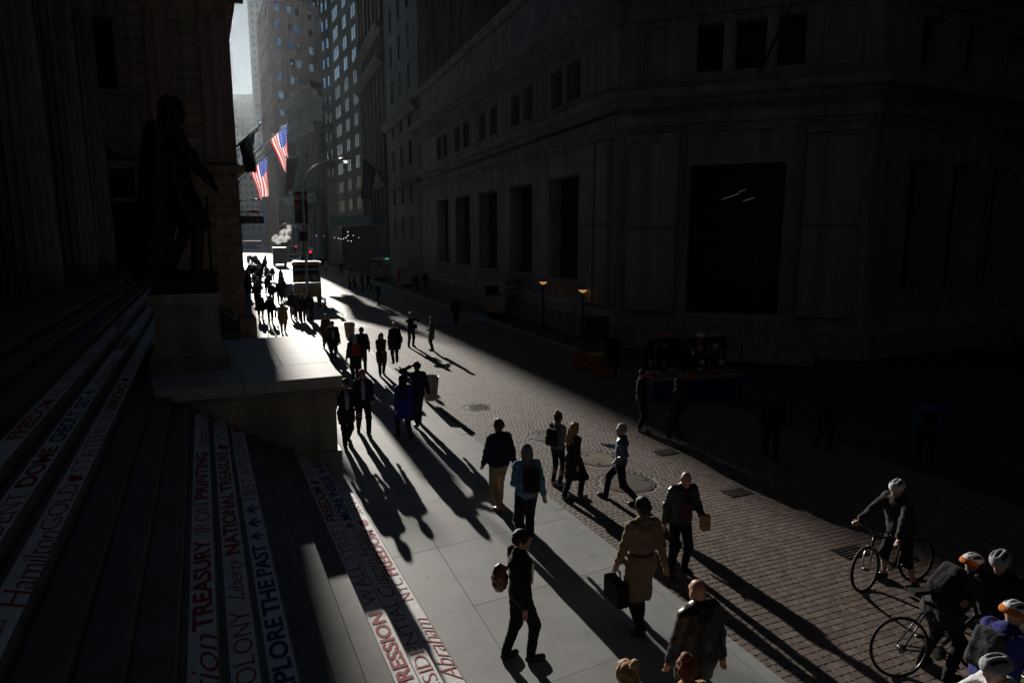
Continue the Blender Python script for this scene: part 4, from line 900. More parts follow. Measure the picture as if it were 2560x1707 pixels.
    C.cap(T(.02, 0, -.05), T(.02, 0, .05), .135 * bulk * (1.03 if fem else 1), None, .85)
    if hem < .72:
        fl = sp.get('flare', 1.0)
        for s in (1, -1):
            kk = J['kn', s]; C.cap(J['hip', s], kk, .125 * bulk, .105 * bulk * fl)
            if hem < .5: C.cap(kk, kk + (J['ank', s] - kk) * .45 + V3(s * .01, 0, 0), .105 * fl, .11 * fl)
        C.cap(T(.0), hipc + V3(0, (feet[1][1] + feet[-1][1]) * .3, -.42), .14 * bulk, .15 * bulk * fl, .8)
    C.cut.append(lambda P: (hem - P[2]) + 0 * P[0] + 0 * P[1])
    for s in (1, -1):
        w_end = J['el', s] + (J['wr', s] - J['el', s]) * .97
        C.cap(J['sh', s], J['el', s], .066 * bulk, .056 * bulk, cut=False)
        if sleeve > .6: C.cap(J['el', s], w_end, .055 * bulk, .045 * bulk, cut=False)
    if sp.get('collar', True): C.cap(T(.535, -.01), T(.57, -.012), .068, .072)
    C.noise = sp.get('fold', .006); C.ridge = sp.get('puff', 0)
    out.append(('coat' if hem < .72 else 'jacket', C, sp.get('top', 'c_black')))
    if sp.get('belt'):
        Q = Field(.03); Q.cap(T(.06), T(.26), .150 * wf * bulk + .012, .158 * wf * bulk + .012, .76); Q.post.append(lambda P: np.abs(P[2] - hz - .13) - .022 + 0 * P[0] + 0 * P[1]); out.append(('belt', Q, sp['belt']))
    if sp.get('shirt'):
        Q = Field(.03); w0 = sp.get('shirtw', .05)
        Q.cap(T(.12, .135 * bulk), T(.36, .135 * bulk), w0 * .8, w0).cap(T(.36, .13 * bulk), T(.53, .06), w0, .045); Q.post.append(lambda P: (.9 - P[2]) + 0 * P[0] + 0 * P[1])
        out.append(('shirt', Q, sp['shirt']))
    # ---- hair, hats
    hs = sp.get('hair', 'short'); hcol = sp.get('haircol', 'hair_dark')
    Hl = lambda P: [sum(Rh[j][k] * (P[j] - hb[j]) for j in range(3)) for k in range(3)]
    if hs not in ('bald', 'hood', 'helmet', 'beanie'):
        Fh = Field(.03); t_ = .012 if hs == 'short' else .018
        Fh.ell(H(0, -.008, .138), V3(.075 + t_, .096 + t_, .105 + t_), Rh)
        cutk = (lambda P: (lambda q: q[1] * .8 - (q[2] - .12) * .62 - .052)(Hl(P)))
        Fh.cut.append(cutk)
        if hs == 'short': Fh.cut.append(lambda P: (lambda q: .06 - q[2])(Hl(P)))
        if det:
            rg = random.Random(hash_(sp))
            for j in range(95):
                an = rg.uniform(0, 2 * math.pi); front = math.cos(an) > .45; z0, z1 = rg.uniform(.1, .5), (.9 if front else rg.uniform(1.6, 2.2)); prev = None
                for q in range(5):
                    th = z0 + (z1 - z0) * q / 4; p = H(math.sin(an + .12 * q * math.sin(j)) * math.sin(th) * (.077 + t_), -.008 + math.cos(an) * math.sin(th) * (.098 + t_), .138 + math.cos(th) * (.106 + t_))
                    if prev is not None: Fh.cap(prev, p, .0085 - .0010 * q, .0075 - .0010 * q, cut=False)
                    prev = p
            if hs in ('long', 'curly', 'toptail', 'pony'):
                for j in range(26):
                    x = rg.uniform(-.075, .075); zl_ = {'long': -.16 - sp.get('hairlen', .1), 'curly': -.2, 'toptail': .1, 'pony': .06}[hs]; wv_ = .012 if hs == 'curly' else .004
                    if hs in ('long', 'curly'):
                        pts_ = [H(x * (1 + .2 * q) + wv_ * math.sin(q * 1.9 + j), -.095 - .012 * q, .16 + (zl_ - .16) * q / 5 + rg.uniform(-.01, .01)) for q in range(6)]
                    else: pts_ = [H(x * .4, -.08 - .02 * q, .30 - (.30 - zl_) * q / 5 if q else .24) for q in range(6)]
                    for a_, b_ in zip(pts_[:-1], pts_[1:]): Fh.cap(a_, b_, .009, .008, cut=False)
            Fh.k = .007
        if hs in ('long', 'curly'):
            Fh.cap(H(0, -.06, .12), H(0, -.085, -.14 - sp.get('hairlen', .1)), .085, .07, .7, cut=False)
            for s in (1, -1): Fh.cap(H(s * .07, -.03, .12), H(s * .088, -.03, -.08), .035, .035, cut=False)
        if hs == 'bun': Fh.ell(H(0, -.05, .27), V3(.05, .05, .045), cut=False)
        if hs == 'pony': Fh.cap(H(0, -.1, .2), H(0, -.16, .06), .03, .028, cut=False); Fh.ell(H(0, -.1, .21), V3(.03, .03, .03), cut=False)
        if hs == 'toptail': Fh.cap(H(0, -.07, .24), H(0, -.12, .31), .028, .04, cut=False).cap(H(0, -.12, .31), H(0, -.18, .19), .035, .012, cut=False)
        Fh.noise = .007 if hs == 'curly' else .0035
        out.append(('hair', Fh, hcol))
    if hs == 'hood':
        Fh = Field(.03); Fh.ell(H(0, -.02, .13), V3(.105, .125, .15), Rh).cap(H(0, -.05, .06), T(.5, -.05), .1, .1)
        Fh.cut.append(lambda P: (lambda q: q[1] - .075)(Hl(P))); Fh.noise = .004; out.append(('hood', Fh, sp.get('hoodcol', 'c_grey')))
    if hs in ('beanie', 'cap'):
        Fh = Field(.02); Fh.ell(H(0, 0, .15), V3(.092, .112, .115), Rh); Fh.cut.append(lambda P: (lambda q: .125 - q[2] + .15 * q[1])(Hl(P)))
        if hs == 'cap': Fh.ell(H(0, .11, .15), V3(.07, .07, .012), Rh, cut=False)
        out.append(('hat', Fh, sp.get('hatcol', 'c_black')))
    if hs == 'helmet':
        Fh = Field(.015); Fh.ell(H(0, -.01, .165), V3(.106, .140, .105), Rh); Fh.cut.append(lambda P: (lambda q: .13 - q[2] - .12 * q[1])(Hl(P)))
        for x in (-.06, 0, .06): Fh.cut.append(lambda P, x=x: (lambda q: .016 - np.sqrt((q[0] - x) ** 2 + np.maximum(np.abs(q[1] + .02) - .075, 0) ** 2 + np.maximum(.235 - abs(x) * .45 - q[2], 0) ** 2 * 0 + np.minimum(q[2] - (.262 - abs(x) * .5), 0) ** 2 * .6))(Hl(P)))
        out.append(('helmet', Fh, sp.get('helmcol', 'c_white')))
        Fi = Field(.015); Fi.ell(H(0, -.01, .158), V3(.099, .132, .098), Rh); Fi.cut.append(lambda P: (lambda q: .125 - q[2] - .12 * q[1])(Hl(P))); out.append(('helmet_liner', Fi, 'c_black'))
        if sp.get('helmtrim'):
            Ft = Field(.015); Ft.ell(H(0, -.06, .15), V3(.109, .108, .078), Rh); Ft.cut.append(lambda P: (lambda q: np.maximum(.115 - q[2] - .12 * q[1], q[2] - .185 + q[1] * .5))(Hl(P))); out.append(('helmet_trim', Ft, sp['helmtrim']))
    if sp.get('backpack'):
        Fb = Field(.04); c = T(.30, -.21 * max(bulk, 1.0)); Fb.box(c, V3(.29, .15, .42), .06, np.array(Matrix.Rotation(-lean, 3, 'X'))); Fb.box(T(.24, -.33), V3(.22, .07, .22), .035, np.array(Matrix.Rotation(-lean, 3, 'X')))
        for s in (1, -1): Fb.cap(T(.5, -.1, s * .11), T(.5, .09, s * .12), .022).cap(T(.5, .09, s * .12), T(.28, .13, s * .15), .022)
        Fb.k = .02; Fb.noise = .004; out.append(('backpack', Fb, sp['backpack']))
    if sp.get('slingbag'):
        Fb = Field(.05); Fb.ell(T(.22, -.24, -.10), V3(.12, .10, .185)); Fb.cap(T(.36, -.2, -.06), T(.53, .02, .06), .02).noise = .008; out.append(('shoulder_bag', Fb, sp['slingbag']))
    if sp.get('bag'):
        side, col, dim = sp['bag']; hd = J['wr', side] + V3(0, 0, -.09); Fb = Field(.02)
        Fb.box(hd + V3(side * .02, 0, -.13 - dim[2] / 2), V3(dim[0], dim[1], dim[2]), .03); Fb.cap(hd + V3(0, -.07, -.12), hd + V3(0, -.05, -.01), .011).cap(hd + V3(0, -.05, -.01), hd + V3(0, .05, -.01), .011).cap(hd + V3(0, .05, -.01), hd + V3(0, .07, -.12), .011)
        out.append(('handbag', Fb, col))
    if sp.get('tote'):
        side, col = sp['tote']; Fb = Field(.02); c = T(.12, -.02, side * .26); Fb.box(c, V3(.13, .30, .26), .04); Fb.cap(c + V3(0, .1, .1), T(.54, 0, side * .1), .014).cap(c + V3(0, -.1, .1), T(.54, -.02, side * .1), .014); out.append(('shoulder_bag', Fb, col))
    if sp.get('held'):
        side, col, dim = sp['held']; Fb = Field(.01); Fb.box(J['wr', side] + V3(0, .05, .02 - dim[2] * .2), V3(*dim), .008); out.append(('held_item', Fb, col))
    if sp.get('cape'):
        Fb = Field(.08); Fb.cap(T(.48, -.1, -.12), T(.48, -.1, .12), .1).cap(T(.45, -.14), V3(0, -.30, .05), .16, .20, .8).cap(T(.3, -.1, -.16), V3(-.14, -.22, .05), .11, .13).cap(T(.3, -.1, .16), V3(.1, -.24, .05), .11, .13); Fb.noise = .012; Fb.post.append(lambda P: -P[2] + 0 * P[0] + 0 * P[1]); out.append(('cloak', Fb, 'bronze'))
    res = []
    for nm, fld, mt in out:
        v, f = fld.mesh(vox * .58 if nm == 'hair' and det else vox)
        if len(f): res.append((nm, v, f, mt))
    return res
def person(label, sp, pos, az, h=1.75, vox=.0125, group='people walking in the sunlit street', name='person'):
    """az: degrees clockwise from straight ahead that the person faces"""
    e = empty(name, pos, label, 'person', group, R(-az))
    for nm, v, f, mt in figure(sp, vox):
        link(nm, np_mesh(nm, v, f, mt, h / 1.75), e, loc=(0, 0, 0))
    return e
# ------------------------------------------------------------------ people, near and middle distance
RZ = -.12
AWAY, TOWARD = -23.0, 157.0
def gp(u, v, street=False): return G(u, v, RZ if street else 0.0)
person('man in dark suit with pale shirt walking beside the stone side block', dict(stride=.5, ph=1, top='c_charcoal', pants='c_black', shirt='c_shirt', shirtw=.055, hem=.62, haircol='hair_dark', yaw=-40), gp(868, 1113), TOWARD - 5, 1.78)
person('fair haired man in navy suit and light blue shirt walking towards the camera', dict(stride=.55, ph=-1, top='c_navy', pants='c_navy', shirt='c_shirt', hem=.78, haircol='hair_blond', bulk=1.03), gp(910, 1085), TOWARD + 4, 1.83)
person('woman in bright royal blue coat with long black hair and handbag', dict(fem=True, stride=.5, ph=-1, top='c_blue', pants='c_black', hem=.56, flare=1.12, hair='long', hairlen=.22, haircol='hair_black', bag=(1, 'c_black', (.12, .26, .22))), gp(1010, 1094), AWAY - 3, 1.73)
person('tall man in dark suit holding a phone to his ear, seen from behind', dict(stride=.45, ph=1, top='c_navy', pants='c_navy', hem=.74, haircol='hair_dark', handL=(-.16, .12, 1.60), poleL=(-1, .2, -.4), held=(-1, 'c_black', (.015, .07, .13)), yaw=15), gp(1046, 1063), AWAY - 2, 1.86)
person('woman with long curly brown hair in dark coat, hands clasped', dict(fem=True, stride=.3, top='c_brown', pants='c_black', hem=.55, hair='curly', haircol='hair_brown', handR=(.05, .22, 1.05), handL=(-.03, .22, 1.03), shoes='c_sneaker'), gp(955, 938), TOWARD, 1.66, .015)
person('man in dark hat and padded jacket standing near the litter basket', dict(top='c_black', pants='c_charcoal', hem=.76, bulk=1.12, hair='cap', hatcol='c_black'), gp(907, 928), AWAY + 8, 1.76, .015)
person('person in pale rimmed hood with dark red backpack', dict(stride=.3, top='c_charcoal', pants='c_black', hem=.74, hair='hood', hoodcol='c_lgrey', backpack='c_red', bulk=1.08), gp(889, 952), AWAY - 4, 1.74, .015)
person('woman with blond ponytail in bulky dark coat and boots', dict(fem=True, stride=.2, top='c_black', pants='c_black', hem=.60, flare=1.25, bulk=1.25, hair='pony', haircol='hair_blond', tote=(1, 'c_black')), gp(988, 908), AWAY, 1.74, .015)
person('woman filming with a phone held up to her face', dict(fem=True, footR=(.15, .05, 0), footL=(-.15, -.05, 0), top='c_navy', pants='c_navy', hem=.8, hair='long', haircol='hair_brown', handR=(.10, .22, 1.50), handL=(-.10, .22, 1.50), poleR=(1, .1, -.6), poleL=(-1, .1, -.6), held=(1, 'c_black', (.08, .012, .14)), tote=(-1, 'c_black')), gp(1028, 867, True), TOWARD - 12, 1.71, .015)
person('red haired woman in olive coat standing at the edge of the shade', dict(fem=True, top='c_olive', pants='c_black', hem=.62, hair='short', haircol='hair_red', handR=(.1, .2, 1.05)), gp(1080, 876, True), -110, 1.62, .015)
person('person in orange knit hat and scarf with dark padded coat', dict(stride=.35, top='c_black', pants='c_charcoal', hem=.68, bulk=1.22, hair='beanie', hatcol='c_orange', shirt='c_lgrey', shirtw=.04), gp(834, 902), TOWARD, 1.74, .015)
person('brown haired person in dark coat behind the orange knit hat', dict(fem=True, stride=.35, ph=-1, top='c_brown', pants='c_black', hem=.6, hair='long', haircol='hair_brown'), gp(817, 872), TOWARD, 1.68, .017)
person('man in navy jacket and khaki trousers walking away', dict(stride=.42, ph=1, top='c_navy', pants='c_khaki', hem=.84, bulk=1.12, haircol='hair_brown', legw=1.08, shoes='c_brown_leather', yaw=18), gp(1248, 1268), AWAY - 2, 1.82, .0105)
person('person in grey hood and blue denim jacket with black backpack and white sneakers', dict(stride=.34, ph=1, top='c_denim', pants='c_black', hem=.84, bulk=1.12, hair='hood', hoodcol='c_grey', backpack='c_black', legw=1.15, shoes='c_sneaker', handL=(-.16, .18, 1.12), footL=(-.17, -.22, 0), footR=(.10, .12, 0)), gp(1316, 1356), AWAY + 6, 1.78, .0105)
person('woman with hair bun in grey top and black leggings', dict(fem=True, top='c_grey', pants='c_black', hem=.92, hair='bun', haircol='hair_brown', backpack='c_black', handR=(.12, .26, 1.16), handL=(-.05, .28, 1.14), legw=.85, shoes='c_lgrey'), gp(1393, 1212, True), 40, 1.64)
person('blond woman in long black coat beside the woman with a bun', dict(fem=True, stride=.3, top='c_black', pants='c_black', hem=.48, flare=1.2, hair='long', hairlen=.0, haircol='hair_blond', shoes='c_lgrey'), gp(1433, 1246, True), 55, 1.64)
person('grey haired man in blue puffer jacket striding across the setts', dict(stride=.72, ph=1, top='c_puffer_blue', pants='c_navy', hem=.80, puff=.055, haircol='hair_grey', fold=.002, handR=(.16, .34, 1.14), handL=(-.22, .05, .95)), gp(1550, 1252, True), -68, 1.72)
person('man in long tan trench coat carrying a black briefcase', dict(stride=.36, ph=1, top='c_tan', pants='c_black', hem=.44, flare=1.05, bulk=.93, belt='c_brown', haircol='hair_dark', bag=(-1, 'c_black', (.16, .40, .30)), shoes='c_shoe'), gp(1598, 1570), AWAY + 3, 1.9, .0105)
person('bald man in black puffer jacket over plaid shirt holding a paper bag', dict(stride=.2, footR=(.14, .05, 0), footL=(-.14, .0, 0), lean=10, top='c_puffer_black', puff=.06, fold=.002, pants='c_black', hem=.84, bulk=1.1, hair='bald', shirt='plaid', shirtw=.10, handL=(-.24, .30, 1.0), held=(-1, 'c_camel', (.14, .10, .24)), nod=12), gp(1693, 1430, True), TOWARD + 8, 1.8, .0105)
person('young man in open dark jacket and white tee with brown leather bag', dict(stride=.26, ph=1, top='c_black', pants='c_black', hem=.80, shirt='c_white', shirtw=.05, slingbag='c_brown_leather', hair='short', haircol='hair_dark', yaw=-30), gp(1300, 1648), 62, 1.74, .0105)
P21 = G(1749, 1450, 1.80); P21.z = 0
person('bald man in black leather jacket seen from behind near the kerb', dict(stride=.3, top='c_leather', pants='c_black', hem=.70, bulk=1.2, hair='bald', fold=.003), P21, AWAY - 6, 1.80, .0105)
P22 = G(1570, 1650, 1.70); P22.z = 0
person('woman with high blond ponytail at the bottom edge', dict(fem=True, top='c_camel', pants='c_black', hem=.7, hair='toptail', haircol='hair_blond', stride=.2), P22, AWAY - 4, 1.66, .0105)
P23 = G(1722, 1636, 1.70); P23.z = 0
person('auburn haired woman in tan coat at the bottom edge', dict(fem=True, top='c_camel', pants='c_black', hem=.6, hair='bun', haircol='hair_red', stride=.2, yaw=-50), P23, AWAY + 10, 1.66, .0105)
# ------------------------------------------------------------------ statue
s_loc = ST(17.15, -.42, 4.40)
stt = empty('bronze_statue', ST(17.15, -.42, 4.08), 'dark bronze statue of a cloaked man on the pedestal', 'statue')
b = MB(); b.fbox(ST, 16.42, 17.98, -1.06, .28, 4.082, 4.40); b.build('plinth', 'bronze', stt)
fg = figure(dict(top='bronze', pants='bronze', skin='bronze', shoes='bronze', hem=.52, bulk=1.1, haircol='bronze', hair='long', hairlen=-.02, footR=(.10, .16, 0), footL=(-.10, -.08, 0), handR=(.18, .34, .90), handL=(-.2, -.02, .9), cape=True, flare=1.1, legw=.85), .014)
sc_ = 4.0 / 1.75
for nm, v, f, mt in fg:
    o = link(nm, np_mesh(nm, v, f, mt, sc_), stt, loc=s_loc - stt.location, rotz=R(-66))
b = MB(); q = ST(16.75, .18, 0); b.tube([q + Vector((0, 0, 4.42)), q + Vector((0, 0, 6.25))], .03); b.build('sword', 'bronze', stt)
# ------------------------------------------------------------------ small distant people: a few shapes, each with its own clothes
def spec_far(i):
    base = [dict(stride=.5, ph=1, hem=.76, bulk=1.2), dict(stride=.45, ph=-1, hem=.60, bulk=1.15, fem=True, hair='long'), dict(stride=.0, hem=.74, bulk=1.22), dict(stride=.5, ph=1, hem=.54, fem=True, bulk=1.15, hair='long', hairlen=.05),
            dict(stride=.4, ph=-1, hem=.80, bulk=1.15, backpack='c_black'), dict(stride=.0, hem=.7, bulk=1.2, handR=(.10, .24, 1.48), handL=(-.1, .24, 1.48), poleR=(1, .1, -.6), poleL=(-1, .1, -.6)), dict(stride=.3, hem=.78, bulk=1.15, hair='cap')]
    return base[i]
FAR = [[(nm, np_mesh(nm, v, f, mt)) for nm, v, f, mt in figure(dict(spec_far(i)), .024)] for i in range(7)]
def far_person(label, i, pos, az, h, top, pants, haircol, group, shoes='c_shoe', **kw):
    e = empty('person', pos, label, 'person', group, R(-az))
    for nm, me in FAR[i]:
        o = bpy.data.objects.new(nm, me); COL.objects.link(o); o.parent = e; o.scale = (h / 1.75,) * 3
        key = {'jacket': top, 'coat': top, 'trousers': pants, 'leggings': pants, 'hair': haircol, 'shoe': shoes}.get(nm)
        if key: o.material_slots[0].link = 'OBJECT'; o.material_slots[0].material = M[key]
    if kw.get('bag'):
        side = kw['bag'][0]; b = MB(); b.box((side * .3, .05, .52), (.10, .3, .34)); b.tube([(side * .3, -.06, .68), (side * .3, 0, .82), (side * .3, .08, .82), (side * .3, .14, .68)], .012, 6)
        o = b.build('shopping_bag', kw['bag'][1]); o.parent = e
    return e
GL = 'people on the sunlit pavement by the food cart'
T_, A_ = 157, -23
for (lab, i, u, v, az, h, top, pants, hr, kw) in [
 ('person raising a camera beside the brown stone wall, far back', 5, 621, 664, T_, 1.72, 'c_brown', 'c_black', 'hair_brown', {}),
 ('person in charcoal jacket far back by the brown stone wall', 0, 640, 668, A_, 1.76, 'c_charcoal', 'c_black', 'hair_dark', {}),
 ('brown coated woman far back in the crowd walking nearer', 1, 649, 674, T_, 1.68, 'c_brown', 'c_black', 'hair_brown', {}),
 ('dark figure in the crowd behind the pale blue shirt', 0, 634, 697, A_, 1.74, 'c_black', 'c_charcoal', 'hair_dark', {}),
 ('long haired dark figure in the crowd near the denim jacket', 3, 652, 702, A_, 1.66, 'c_black', 'c_black', 'hair_brown', {}),
 ('person in pale blue shirt against the brown stone wall', 4, 619, 706, A_, 1.74, 'c_shirt', 'c_navy', 'hair_dark', {}),
 ('person in light denim jacket in the far crowd', 4, 668, 709, A_ + 20, 1.70, 'c_denim', 'c_navy', 'hair_dark', {}),
 ('dark figure right of the denim jacket in the crowd', 0, 682, 703, A_, 1.78, 'c_black', 'c_black', 'hair_dark', {}),
 ('person with grey backpack in the middle of the far crowd', 4, 673, 722, A_, 1.72, 'c_charcoal', 'c_black', 'hair_brown', {}),
 ('person in black with pale hair walking away in the crowd', 0, 640, 729, A_, 1.76, 'c_black', 'c_black', 'hair_grey', {}),
 ('tall dark figure close to the corner of the brown stone wall', 0, 623, 748, A_, 1.80, 'c_black', 'c_black', 'hair_dark', {}),
 ('blond woman in white top and jeans walking alone on the bright pavement', 1, 703, 710, T_, 1.68, 'c_lgrey', 'c_navy', 'hair_blond', {}),
 ('dark capped figure left of the food cart', 6, 709, 748, A_, 1.78, 'c_black', 'c_black', 'hair_dark', {}),
 ('broad dark figure left of the food cart, second of two', 2, 700, 757, A_, 1.80, 'c_black', 'c_charcoal', 'hair_dark', {}),
 ('woman with sunlit blond hair in dark coat walking out of the light', 1, 653, 800, T_, 1.72, 'c_black', 'c_black', 'hair_blond', {}),
 ('person in black jacket over red shirt carrying a red bag', 0, 677, 808, T_, 1.74, 'c_black', 'c_navy', 'hair_dark', {'bag': (-1, 'c_red'), 'front': 1}),
 ('woman in camel coat with long blond hair behind the side block', 3, 709, 832, T_, 1.68, 'c_camel', 'c_black', 'hair_blond', {}),
 ('dark figure in front of the food cart with hood down, leftmost', 2, 733, 796, A_, 1.78, 'c_black', 'c_pink', 'hair_dark', {}),
 ('dark figure in front of the food cart carrying a pink bag', 3, 746, 800, A_, 1.70, 'c_charcoal', 'c_black', 'hair_brown', {'bag': (-1, 'c_pink')}),
 ('dark figure in navy coat in front of the food cart', 0, 758, 806, A_, 1.78, 'c_navy', 'c_black', 'hair_dark', {}),
 ('dark figure at the right corner of the food cart', 2, 777, 801, A_ + 40, 1.76, 'c_black', 'c_black', 'hair_dark', {}),
 ('person in dark coat standing alone right of the food cart', 3, 787, 731, A_ - 30, 1.70, 'c_black', 'c_black', 'hair_dark', {})]:
    far_person(lab, i, G(u, v), az, h, top, pants, hr, GL, **({'bag': kw['bag']} if 'bag' in kw else {}))
for k in range(30):
    u = random.uniform(618, 672) if k < 18 else random.uniform(620, 705); v = random.uniform(655, 700) if k < 18 else random.uniform(695, 765); far_person('dark walker in the dense far crowd along the brown stone wall', random.choice((0, 1, 3, 4, 6)), G(u, v), random.choice((T_, A_)) + random.uniform(-15, 15), random.uniform(1.62, 1.84), random.choice(('c_black', 'c_charcoal', 'c_navy', 'c_brown', 'c_grey')), random.choice(('c_black', 'c_navy')), random.choice(('hair_dark', 'hair_brown', 'hair_blond')), 'dense far crowd along the brown stone wall')
GR = 'people standing in the shade across the street'
for (lab, i, u, v, az, h, top, pants, hr) in [
 ('person in mustard jacket at the left of the shaded group', 2, 874, 724, 100, 1.72, 'c_camel', 'c_navy', 'hair_brown'), ('blond person in navy with pale hem in the shaded group', 1, 886, 727, 80, 1.68, 'c_navy', 'c_black', 'hair_blond'),
 ('dark figure in the middle of the shaded group', 2, 906, 729, 60, 1.78, 'c_charcoal', 'c_black', 'hair_dark'), ('second dark figure in the shaded group near the pale coat', 0, 921, 727, 30, 1.74, 'c_black', 'c_charcoal', 'hair_dark'),
 ('person in pale grey coat at the right of the shaded group', 3, 934, 727, 60, 1.70, 'c_lgrey', 'c_black', 'hair_dark'), ('man in royal blue jacket at the edge of light and shade', 2, 947, 764, -90, 1.74, 'c_royal', 'c_olive', 'hair_grey'),
 ('person in red cap and pale trousers among the shaded carts', 6, 998, 724, 60, 1.70, 'c_red', 'c_lgrey', 'hair_dark'), ('person in royal blue hoodie among the shaded carts', 2, 1042, 730, 120, 1.74, 'c_royal', 'c_black', 'hair_dark'),
 ('dark figure with pale bag near the shaded carts', 0, 1064, 722, 150, 1.72, 'c_black', 'c_black', 'hair_dark'), ('dark figure on the far pavement near the low blue ledge', 2, 1080, 716, 90, 1.75, 'c_charcoal', 'c_black', 'hair_dark'),
 ('dark figure leaning by the long ledge left of the metal cart', 2, 1168, 738, 120, 1.74, 'c_black', 'c_navy', 'hair_dark'), ('dark figure with something red in the deep shade of the road', 0, 1140, 812, T_, 1.75, 'c_black', 'c_black', 'hair_brown'),
 ('person sitting height figure behind the lamp posts', 2, 1420, 822, 150, 1.70, 'c_charcoal', 'c_black', 'hair_dark'),
 ('far walker in white by the dark shop front', 3, 815, 676, 100, 1.7, 'c_lgrey', 'c_navy', 'hair_dark'), ('far walker in grey crossing before the dark shop front', 0, 878, 682, 80, 1.75, 'c_grey', 'c_black', 'hair_dark'), ('far walker in black under the teal canopy', 0, 853, 684, 90, 1.75, 'c_black', 'c_black', 'hair_dark'),
 ('vendor in black with white plastic bag beside orange crates', 2, 1532, 938, 200, 1.74, 'c_black', 'c_black', 'hair_dark'),
 ('dark figure with pale shoes in deep shade, left of a pair', 2, 1602, 1076, 110, 1.78, 'c_black', 'c_black', 'hair_dark'), ('dark figure with white shoes in deep shade, right of a pair', 0, 1690, 1106, -60, 1.78, 'c_charcoal', 'c_black', 'hair_dark'),
 ('person with orange bag over the shoulder in deep shade', 4, 1925, 1148, 20, 1.76, 'c_navy', 'c_black', 'hair_dark'), ('person in grey cap and pale collar in deep shade', 6, 2058, 1120, 60, 1.74, 'c_charcoal', 'c_black', 'hair_dark'),
 ('person with bright blue pack in deep shade at far right', 4, 2310, 1165, 30, 1.76, 'c_teal', 'c_black', 'hair_dark')]:
    st = dict(shoes='c_sneaker') if 'shoes' in lab else {}
    far_person(lab, i, G(u, v, -.12 if v > 735 and u > 900 else 0), az, h, top, pants, hr, GR, **st)

